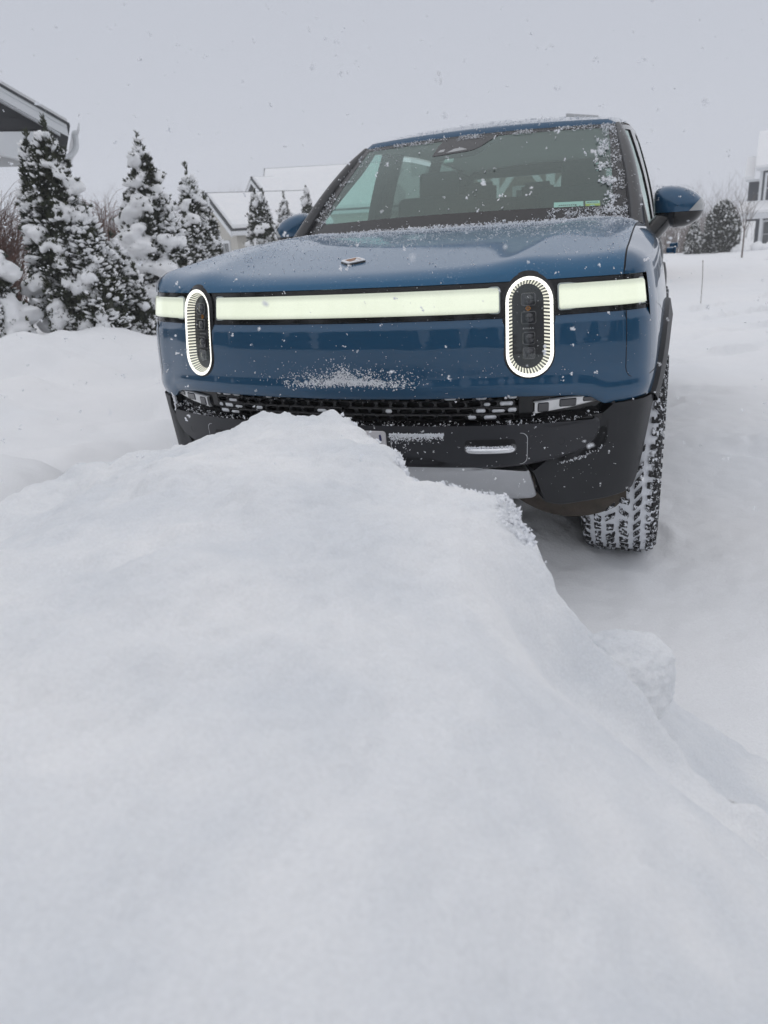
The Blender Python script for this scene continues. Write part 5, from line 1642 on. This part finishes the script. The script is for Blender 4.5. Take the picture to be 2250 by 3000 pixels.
def pr(name, poly, w0, w1, mat, parent=porch):
    m = MB(); V, F = prism(poly, w0, w1); m.add(V, F); o = m.build(name, M[mat], parent, False)
    bm = bmesh.new(); bm.from_mesh(o.data); bmesh.ops.recalc_face_normals(bm, faces=bm.faces); bm.to_mesh(o.data); bm.free(); return o
zr = lambda u: 3.045 + SL * u
rf = pr('roof', [(-.04, zr(-.04) - .02), (-.04, zr(-.04) + .018), (UP, zr(UP) + .018), (2 * UP, zr(0) + .018), (2 * UP, zr(0) - .02), (UP, zr(UP) - .02)], -.05, 4.2, 'shingle')
pr('snow_layer', [(-.03, zr(-.03) + .019), (-.02, zr(-.02) + .085), (UP, zr(UP) + .10), (2 * UP, zr(0) + .085), (2 * UP, zr(0) + .019), (UP, zr(UP) + .019)], .12, 4.15, 'snow_load', rf)
pr('fascia', [(0, zr(0) - .021), (0, zr(0) - .17), (.16, zr(.16) - .18), (UP, zr(UP) - .18), (2 * UP - .16, zr(.16) - .18), (2 * UP, zr(0) - .17), (2 * UP, zr(0) - .021), (UP, zr(UP) - .021)], -.02, .01, 'white_trim')
pr('rake_moulding', [(0, zr(0) - .021), (0, zr(0) - .065), (UP, zr(UP) - .065), (2 * UP, zr(0) - .065), (2 * UP, zr(0) - .021), (UP, zr(UP) - .021)], -.035, -.021, 'white_trim')
pr('gable_panel', [(.20, 2.965), (2 * UP - .20, 2.965), (2 * UP - .20, zr(.20) - .205), (UP, zr(UP) - .22), (.20, zr(.20) - .205)], .22, .25, 'dark_board')
m = MB()
for q in range(12):
    z = 3.0 + q * .15; u0 = max(.27, (z + .25 - 3.045) / SL + .02)
    if u0 < UP: m.add(*prism([(u0, z), (2 * UP - u0, z), (2 * UP - u0, z + .012), (u0, z + .012)], .205, .219))
m.build('clapboard_edge', M['dark_board'], porch, False)
pr('soffit_strip', [(.10, zr(.10) - .185), (UP, zr(UP) - .185), (UP, zr(UP) - .20), (.10, zr(.10) - .20)], .011, .22, 'white_trim')
arch_ = [(.24, 2.962), (UP * 2 - .24, 2.962)] + [(UP * 2 - .24, 2.45)] + [(UP + (UP - .42) * math.cos(a), 2.42 + .45 * math.sin(a)) for a in np.linspace(.0, math.pi, 24)] + [(.24, 2.45)]
pr('arched_beam', arch_, .12, .30, 'white_trim')
pr('ceiling', [(.3, 2.90), (2 * UP - .3, 2.90), (2 * UP - .3, 2.94), (.3, 2.94)], .31, 4.0, 'soffit')
pr('side_beam', [(.14, 2.66), (.34, 2.66), (.34, 2.9), (.14, 2.9)], .31, 4.0, 'white_trim')
for u, w in ((.30, .21), (2 * UP - .30, .21), (.30, 3.9), (2 * UP - .30, 3.9)):
    m = MB(); g0 = gz(*PW(u, w, 0)[:2]) - .2; c = PW(u, w, 0)
    R_ = np.stack([np.append(Ua, 0), np.append(Ub, 0), [0, 0, 1]], 1)
    m.box((c[0], c[1], (g0 + 2.5) / 2), (.17, .17, 2.5 - g0), R_); m.box((c[0], c[1], 2.40), (.23, .23, .08), R_); m.box((c[0], c[1], g0 + .5), (.24, .24, .6), R_)
    m.build('post', M['white_trim'], porch, False)
gu = pr('gutter', [(-.05, 2.93), (-.155, 2.95), (-.17, 3.035), (-.155, 3.04), (-.145, 2.96), (-.055, 2.945)], -.06, 4.1, 'white_trim')
m = MB()
pts = _cr(np.array([PW(-.10, .30, 2.95), PW(-.10, .30, 2.86), PW(-.08, .30, 2.76), PW(.02, .30, 2.66), PW(.16, .30, 2.62), PW(.195, .30, 2.50), PW(.195, .30, 2.2), PW(.195, .30, .5)]), 5)
m.tube(pts, .04, 8); m.build('downspout', M['white_trim'], porch)

# ------------------------------------------------------------------ houses
M['cream'] = mat_basic('cream_siding', (.52, .50, .45), rough=.7, var=.05)
M['shake'] = mat_basic('weathered_shake', (.30, .29, .27), rough=.9, var=.35, scale=7)
M['navy_siding'] = mat_basic('slate_blue_siding', (.030, .038, .055), rough=.7, var=.15, scale=2)
M['pane'] = mat_basic('dark_window_pane', (.05, .06, .065), rough=.08, var=.2)
M['brick'] = mat_basic('tan_brick', (.33, .26, .21), rough=.85, var=.25, scale=14)


class Frame:
    def __init__(s, o, ang): s.o = np.array(o, float); s.u = np.array([math.cos(ang), math.sin(ang), 0]); s.w = np.array([-math.sin(ang), math.cos(ang), 0])
    def p(s, u, w, z): return s.o + s.u * u + s.w * w + np.array([0, 0, z])
    def box(s, m, u0, u1, w0, w1, z0, z1, mi=0):
        V = [s.p(u, w, z) for z in (z0, z1) for u, w in ((u0, w0), (u1, w0), (u1, w1), (u0, w1))]
        m.add(V, [(0, 3, 2, 1), (4, 5, 6, 7), (0, 1, 5, 4), (1, 2, 6, 5), (2, 3, 7, 6), (3, 0, 4, 7)], mi)
    def extr(s, m, prof, axis, a, b, mi=0):
        n = len(prof)
        f = (lambda q, t: s.p(q[0], t, q[1])) if axis == 'w' else (lambda q, t: s.p(t, q[0], q[1]))
        V = [f(q, a) for q in prof] + [f(q, b) for q in prof]
        m.add(V, [tuple(range(n)), tuple(range(n, 2 * n))[::-1]] + [(i, n + i, n + (i + 1) % n, (i + 1) % n) for i in range(n)], mi)


def fixn(o):
    bm = bmesh.new(); bm.from_mesh(o.data); bmesh.ops.recalc_face_normals(bm, faces=bm.faces); bm.to_mesh(o.data); bm.free(); return o


def window(fr, parent, u0, u1, w, z0, z1, side='w', nx=2, nz=2, t=.09):
    """a framed window lying in plane w=const (side 'w') or u=const (side 'u')"""
    m = MB(); g = MB()
    B = (lambda a0, a1, d0, d1, c0, c1, M_: fr.box(M_, a0, a1, w + d0, w + d1, c0, c1)) if side == 'w' else (lambda a0, a1, d0, d1, c0, c1, M_: fr.box(M_, w + d0, w + d1, a0, a1, c0, c1))
    B(u0 - t, u0, -.05, .02, z0 - t, z1 + t, m); B(u1, u1 + t, -.05, .02, z0 - t, z1 + t, m)
    B(u0, u1, -.052, .018, z1, z1 + t * 1.1, m); B(u0, u1, -.052, .018, z0 - t, z0, m)
    for i in range(1, nx): B(u0 + (u1 - u0) * i / nx - .018, u0 + (u1 - u0) * i / nx + .018, -.032, .0, z0, z1, m)
    for i in range(1, nz): B(u0, u1, -.03, .002, z0 + (z1 - z0) * i / nz - .02, z0 + (z1 - z0) * i / nz + .02, m)
    f = m.build('window', M['white_trim'], parent, False)
    B(u0, u1, -.014, -.006, z0, z1, g); g.build('pane', M['pane'], f, False)
    return f


def gable_house(o, ang, L, Wd, eave, rise, mats, label, base=-1.0, over=.25, snow=.16, windows=(), ridge_cap=True, name='house'):
    """gable end in the plane u=0 facing -u; ridge runs along +u; width along w"""
    h = empty(name, (0, 0, 0)); tag(h, label, 'house')
    f = Frame(o, ang)
    m = MB(); f.extr(m, [(-Wd / 2, base), (Wd / 2, base), (Wd / 2, eave), (0, eave + rise), (-Wd / 2, eave)], 'u', 0, L)
    fixn(m.build('wall', M[mats[0]], h, False))
    m = MB(); z = eave + .12
    while z < eave + rise - .15 and mats[0] != 'brick':
        hw = Wd / 2 * (eave + rise - z) / rise - .02; f.box(m, -.018, -.002, -hw, hw, z, z + .02); z += .16
    if m.n: m.build('siding_edge', M[mats[0]], h, False)
    sl = rise / (Wd / 2); k = over
    rfm = MB()
    for sg in (-1, 1):
        f.extr(rfm, [(sg * .0, eave + rise + .02), (sg * (Wd / 2 + k), eave - k * sl + .02), (sg * (Wd / 2 + k), eave - k * sl + .10), (0, eave + rise + .12)], 'u', -over, L + over)
    roof = fixn(rfm.build('roof', M['shingle'], h, False))
    sm_ = MB()
    N_ = 10
    for sg in (-1, 1):
        top, bot = [], []
        for i in range(N_ + 1):
            q = i / N_ * (Wd / 2 + k - .03); zz_ = eave + rise - q * sl
            bot.append((sg * q, zz_ + .122)); top.append((sg * q, zz_ + .122 + snow * (.25 + .75 * min(1, i / 2.0)) * (1 - .25 * (i == N_))))
        f.extr(sm_, bot + top[::-1], 'u', -over + .06, L + over - .06)
    fixn(sm_.build('snow_layer', M['snow_load'], roof, False))
    tm = MB()
    for sg in (-1, 1):
        f.extr(tm, [(0, eave + rise - .14), (sg * (Wd / 2 + k), eave - k * sl - .14), (sg * (Wd / 2 + k), eave - k * sl + .019), (0, eave + rise + .019)], 'u', -over - .03, -over)
        f.extr(tm, [(sg * (Wd / 2 + k), eave - k * sl - .10), (sg * (Wd / 2 + k + .10), eave - k * sl - .08), (sg * (Wd / 2 + k + .10), eave - k * sl + .04), (sg * (Wd / 2 + k), eave - k * sl + .05)], 'u', -over, L + over)
    fixn(tm.build('trim', M['white_trim'], h, False))
    if ridge_cap:
        rc = MB(); f.box(rc, -over, L + over, -.05, .05, eave + rise + .10, eave + rise + .165); rc.build('ridge_vent', M['shingle'], roof, False)
    for (side, a0, a1, pos, z0, z1, nx, nz) in windows: window(f, h, a0, a1, pos, z0, z1, side, nx, nz)
    return h


# cream house: gable seen from the side, its snow roof running right
va = math.atan2(.855, -.5)
gable_house((-15.0, 22.9, 0), rad(51), 3.4, 4.2, 1.9, 1.12, ('cream',), 'cream-sided house behind the slender cedar, with a plain snow roof', windows=(('u', -1.3, -.2, 0, .55, 1.45, 2, 2), ('u', .6, 1.6, 0, .55, 1.45, 2, 2)))
# shake-gabled house farther back with a tall main roof
gable_house((-18.5, 32.4, 0), rad(55), 5.0, 3.0, 3.2, 1.05, ('shake',), 'shake-gabled house wing with small window behind the dense cedar', snow=.2, windows=(('u', -.45, .45, 0, 2.2, 3.3, 2, 2),))
gable_house((-18.6, 34.0, 0), rad(24), 9.0, 7.0, 2.7, 2.0, ('cream',), 'large house with broad snow roof and exposed dark ridge left of the windscreen', snow=.2)

# slate-blue house on the right
rh = empty('house', (0, 0, 0)); tag(rh, 'slate-blue house with white-trimmed porch at the right edge', 'house')
f = Frame((3.70, 52.47, -.9), -.069)
m = MB(); f.box(m, .95, 9.0, 0, 7, -.5, 4.70); f.box(m, .36, .95, .5, 6, 1.9, 4.15); m.build('wall', M['navy_siding'], rh, False)
m = MB()
for q in range(17): f.box(m, .95, 4.0, -.02, -.002, 2.9 + q * .105, 2.915 + q * .105)
m.build('siding_edge', M['navy_siding'], rh, False)
m = MB(); f.box(m, .70, 9.2, -.35, .0, 4.71, 4.86); f.box(m, .16, .93, .15, .5, 4.16, 4.28); f.box(m, .945, 1.10, -.03, -.001, 2.6, 4.70); m.build('eave_trim', M['white_trim'], rh, False)
m = MB(); f.extr(m, [(-.42, 4.87), (-.42, 5.0), (3.5, 7.2), (3.5, 7.0)], 'u', .65, 9.3); f.extr(m, [(.08, 4.29), (.08, 4.46), (2.6, 5.7), (2.6, 5.5)], 'u', .10, .64)
roof = fixn(m.build('roof', M['snow_load'], rh, False)); roof['label'] = 'snow-covered roof'
m = MB(); f.extr(m, [(-2.0, 2.36), (-2.0, 2.50), (-.01, 3.05), (-.01, 2.36)], 'u', .0, 9.2); fixn(m.build('porch_roof', M['snow_load'], rh, False))
m = MB(); f.box(m, -.05, 9.2, -2.05, -1.85, 2.02, 2.35); f.box(m, .0, .15, -1.85, 0, 2.02, 2.35); m.build('porch_beam', M['white_trim'], rh, False)
for u in (.08, 1.17, 3.3, 5.5):
    m = MB(); f.box(m, u, u + .16, -1.99, -1.86, -.6, 2.018); f.box(m, u - .03, u + .19, -2.02, -1.83, -.6, .3); m.build('post', M['white_trim'], rh, False)
m = MB(); f.box(m, .0, 9.0, -2.0, -.01, -.8, -.1); m.build('porch_floor', M['white_trim'], rh, False)
window(f, rh, 1.42, 2.0, 0, .40, 1.80, 'w', 1, 2, .12); window(f, rh, 2.9, 3.6, 0, .40, 1.80, 'w', 1, 2, .12)
window(f, rh, 1.36, 2.2, 0, 3.0, 4.45, 'w', 2, 2, .14); window(f, rh, 3.4, 4.2, 0, 3.0, 4.45, 'w', 2, 2, .14)

# house behind the car, seen through the cabin and just over the roof
bh = empty('house', (0, 0, 0)); tag(bh, 'brick-and-white house straight behind the car, seen through its rear window', 'house')
f = Frame((-4.9, 15.7, 0), .08)
m = MB(); f.box(m, 0, 4.4, 1.4, 7, -.3, 2.75); m.build('wall', M['brick'], bh, False)
m = MB(); f.extr(m, [(-.35, 2.98), (-.35, 3.12), (3.0, 3.47), (3.0, 3.3)], 'u', -.1, 4.5); rfb = fixn(m.build('roof', M['shingle'], bh, False))
m = MB(); f.extr(m, [(-.30, 3.122), (-.30, 3.16), (2.9, 3.50), (2.9, 3.47)], 'u', -.06, 4.46); fixn(m.build('snow_layer', M['snow_load'], rfb, False))
m = MB(); f.box(m, 0, 4.4, -.3, 1.39, 2.76, 2.82); m.build('ceiling', M['soffit'], bh, False)
m = MB(); f.box(m, -.05, 4.45, -.32, -.1, 2.60, 2.96); m.build('porch_beam', M['white_trim'], bh, False)
for u in (.55, 1.75, 2.95, 4.2):
    m = MB(); f.box(m, u, u + .18, -.3, -.12, -.3, 2.59); m.build('post', M['white_trim'], bh, False)
    m = MB(); a, b = f.p(u + .09, -.21, 1.95), f.p(u + .55, -.21, 2.58); m.bar(a, b, .12, .12, up=f.w); a, b = f.p(u + .09, -.21, 1.95), f.p(u - .37, -.21, 2.58); m.bar(a, b, .12, .12, up=f.w); m.build('brace', M['white_trim'], bh, False)
for u in (.8, 2.1, 3.3): window(f, bh, u, u + .75, 1.4, .8, 2.2, 'w', 3, 4)

# ------------------------------------------------------------------ garden on the right
def evergreen(loc, H, R, label, seed, cone=1.0, name='evergreen_bush', n=5200):
    r = np.random.RandomState(seed); t_ = empty(name, loc); tag(t_, label, 'tree')
    t = r.rand(n); th = r.rand(n) * 6.283
    prof = R * np.clip(1 - t, 0, 1) ** (.42 * cone) * (.8 + .2 * sstep(0, .2, t)) * (1 + .28 * fbm(np.cos(th) * 1.6 + seed, np.sin(th) * 1.6, t * 4, 3))
    rr = prof * np.sqrt(r.uniform(.25, 1.0, n))
    P = np.stack([rr * np.cos(th), rr * np.sin(th), .03 * H + t * H * (1 + .10 * noise3(np.cos(th) * 2 + seed, np.sin(th) * 2, 0))], 1)
    D = np.stack([np.cos(th), np.sin(th), .7 + 0 * t], 1) + r.normal(0, .4, (n, 3))
    V, F = sprays(P, D, r.uniform(.09, .17, n), r, 5, 1.5); fast_mesh('crown', V, F, M['cedar'], t_)
    m = MB(); m.tube([(0, 0, -.3), (0, 0, H * .5), (0, 0, H * .9)], [.06, .04, .01], 7); m.build('trunk', M['bark'], t_)
    c = r.choice(n, int(n * .5)); Q = P[c] + D[c] * .05 + [0, 0, .02]
    Vs, Fs = lumps(Q, .012 + .05 * r.rand(len(Q)) ** 2.4, r, .4); o = fast_mesh('snow_load', Vs, Fs, M['snow_load'], t_, True); o['kind'] = 'stuff'
    return t_


evergreen((2.22, 34.2, gz(2.22, 34.2) - .05), 1.85, .84, 'broad snow-sprinkled evergreen beside the slate-blue house', 61, 1.0)
evergreen((1.16, 33.2, gz(1.16, 33.2) - .05), 1.15, .32, 'narrow conical evergreen under the right door mirror', 62, 1.4, 'conical_evergreen', 2200)
m = MB(); rr_ = np.random.RandomState(5)
def branch(m, p, d, L, r0, depth):
    k = 6; P = [np.array(p)]
    for i in range(k):
        d = d + rr_.normal(0, .07, 3) + [0, 0, .03]; d /= np.linalg.norm(d); P.append(P[-1] + d * L / k)
    m.tube(np.array(P), np.linspace(r0, r0 * .45, k + 1), 5, caps=False)
    if depth > 0:
        for i in range(5 if depth == 2 else 3):
            j = rr_.randint(2, k + 1); a = rr_.rand() * 6.28
            nd = d * .8 + np.array([math.cos(a), math.sin(a), .5]) * .75; nd /= np.linalg.norm(nd)
            branch(m, P[j], nd, L * rr_.uniform(.45, .65), r0 * .5, depth - 1)
    return P
yt = empty('young_tree', (2.72, 27.5, gz(2.72, 27.5))); tag(yt, 'thin bare young tree standing in the snow before the slate-blue house', 'tree')
m = MB(); m.tube([(0, 0, -.2), (.01, 0, .5), (.0, .01, .95)], [.030, .026, .022], 7); m.build('trunk', M['twig_grey'], yt)
m = MB()
for i in range(6):
    a = i * 1.05; branch(m, (0, .01, .80 + .03 * i), np.array([math.cos(a) * .55, math.sin(a) * .55, 1.0]), .85, .011, 2)
m.build('crown', M['twig_grey'], yt)
m = MB(); m.tube([(1.32, 11.5, gz(1.32, 11.5) - .2), (1.315, 11.5, .40), (1.30, 11.5, .66)], .005, 8); m.tube([(1.3, 11.5, .645), (1.299, 11.5, .668)], .008, 8)
sk = m.build('driveway_marker', M['twig_grey'], None); tag(sk, 'thin driveway marker rod stuck in the snow right of the car', 'marker rod')
for i, (x, y, w) in enumerate(((2.95, 33.5, .42), (3.55, 34.0, .55), (4.2, 34.3, .6))):
    V, F = blobs(np.array([(0, 0, .02), (w * .5, .05, .0), (-w * .45, .02, -.02)]), np.array([(w * .6, w * .5, .24), (w * .5, w * .4, .18), (w * .45, w * .4, .16)]), np.random.RandomState(70 + i))
    o = fast_mesh('buried_shrub', V, F, M['snow_load'], None, True); o.location = (x, y, gz(x, y) + .05)
    tag(o, ('snow-buried low shrub left of the young tree', 'snow-buried low shrub behind the young tree', 'snow-buried low shrub nearest the porch posts')[i], 'shrub', 'snow-buried shrubs before the slate-blue house')


def thicket(name, az0, az1, D0, D1, n, h, label, seed, mat):
    r = np.random.RandomState(seed); m = MB()
    for i in range(n):
        a = r.uniform(az0, az1); D = r.uniform(D0, D1)
        x, y = CAM_LOC.x + D * math.sin(a), CAM_LOC.y + D * math.cos(a); z0 = gz(x, y) - .3
        H = h * r.uniform(.45, 1.1); tilt = r.normal(0, .12, 2)
        P = np.array([(x, y, z0), (x + tilt[0] * H * .5, y + tilt[1] * H * .5, z0 + H * .5), (x + tilt[0] * H * 1.4, y + tilt[1] * H, z0 + H)])
        m.tube(P, [.022, .015, .006], 3, caps=False)
        for q in range(5):
            t = r.uniform(.25, .9); b = P[0] + (P[2] - P[0]) * t; ang = r.rand() * 6.28; l = H * .3 * r.uniform(.4, 1)
            m.tube(np.array([b, b + [l * .7 * math.cos(ang), l * .7 * math.sin(ang), l * .8]]), [.012, .005], 3, caps=False)
    o = m.build(name, M[mat], None, True, None); o['kind'] = 'stuff'; tag(o, label, 'thicket'); return o


thicket('bare_thicket', rad(-2.4), rad(2.2), 48, 58, 260, 3.4, 'hazy brown thicket of bare shrubs under the right door mirror', 81, 'twig_grey')
thicket('far_wood', rad(-50), rad(8), 95, 120, 1500, 7.0, 'far grey wood fading into the falling snow', 82, 'twig_grey')

m = MB(); f.extr(m, [(3.34, 3.10), (3.34, 3.55), (4.0, 3.45), (4.0, 3.10)], 'w', -.25, .9); fixn(m.build('dormer', M['soffit'], bh, False))

# unseen conifer belt, added behind the camera so the paint has something to mirror
rb_ = np.random.RandomState(77); m = MB()
for i in range(70):
    a = rad(-158 + 316 * (i + rb_.uniform(-.4, .4)) / 70 - 22) + math.pi; D = rb_.uniform(17, 30); H = rb_.uniform(5.5, 10); R_ = H * rb_.uniform(.16, .24)
    if math.cos(a) > .15: continue
    x, y = CAM_LOC.x + D * math.sin(a), CAM_LOC.y + D * math.cos(a)
    A = np.linspace(0, 2 * math.pi, 19)[:-1]; T = np.linspace(0, 1, 22)
    G = np.array([[(x + R_ * (1 - t) ** .8 * (1 + .3 * noise3(math.cos(q) * 2 + i, math.sin(q) * 2, t * 14)) * (1 - .25 * (k % 2)) * math.cos(q), y + R_ * (1 - t) ** .8 * (1 + .3 * noise3(math.cos(q) * 2 + i, math.sin(q) * 2, t * 14)) * (1 - .25 * (k % 2)) * math.sin(q), -.2 + t * H) for q in A] for k, t in enumerate(T)])
    m.grid(np.concatenate([G, G[:, :1]], 1))
o = m.build('added_conifer_belt', M['cedar'], None, True, None); o['kind'] = 'stuff'; tag(o, 'unseen dark conifer belt added behind the camera for the car paint to reflect', 'conifers')
# ================================================================== falling snow and snowy air
r5 = np.random.RandomState(91)
n = 1500
dist = r5.uniform(1.0, 14, n) ** 1.0
xx, yy = r5.uniform(-.52, .52, n), r5.uniform(-.72, .72, n)
C0 = np.array(CAM_LOC); Fv, Rv, Uv = np.array(_f), np.array(_r), np.array(_u)
# a box of air around the drive; flakes are spread evenly in it
P = np.stack([r5.uniform(-7, 5, 5200), r5.uniform(-1.2, 13, 5200), r5.uniform(.2, 5.5, 5200)], 1)
dd = np.linalg.norm(P - C0, axis=1); P = P[dd > 1.1]
def clear(P):
    x, y, z = np.abs(P[:, 0]), P[:, 1], P[:, 2]
    return ~((x < 1.2) & (y > -.02) & (y < 5.2) & (z < 1.95))
P = P[clear(P)]
near = np.stack([r5.uniform(-1.3, 1.5, 640), r5.uniform(-1.3, -.08, 640), r5.uniform(.75, 2.2, 640)], 1)
close = np.stack([r5.uniform(.0, 2.0, 26), r5.uniform(-2.0, -1.5, 26), r5.uniform(1.05, 1.75, 26)], 1)
P = np.concatenate([P, near[np.linalg.norm(near - C0, axis=1) > .9], close])
Q, s_ = clusters(P, None, .0014 + .0026 * r5.rand(len(P)) ** 2, r5, 2, 5, 1.6)
V, F = lumps(Q, s_, r5, .5)
fs = fast_mesh('falling_snow', V, F, M['flake'], None); fs['kind'] = 'stuff'
tag(fs, 'snowflakes drifting down through the air all around the car', 'snowflakes')

HAZE = .0030
m, N, L, b = new_mat('snowy_air')
N.remove(b)
vp = N.new('ShaderNodeVolumePrincipled'); vp.inputs['Color'].default_value = (.95, .96, .98, 1); vp.inputs['Density'].default_value = HAZE; vp.inputs['Anisotropy'].default_value = .1
L.new(vp.outputs[0], N['Material Output'].inputs['Volume'])
mb = MB(); mb.box((-5, 62, 8.0), (300, 190, 26)); hz = mb.build('haze', m, None, False)
hz['kind'] = 'stuff'
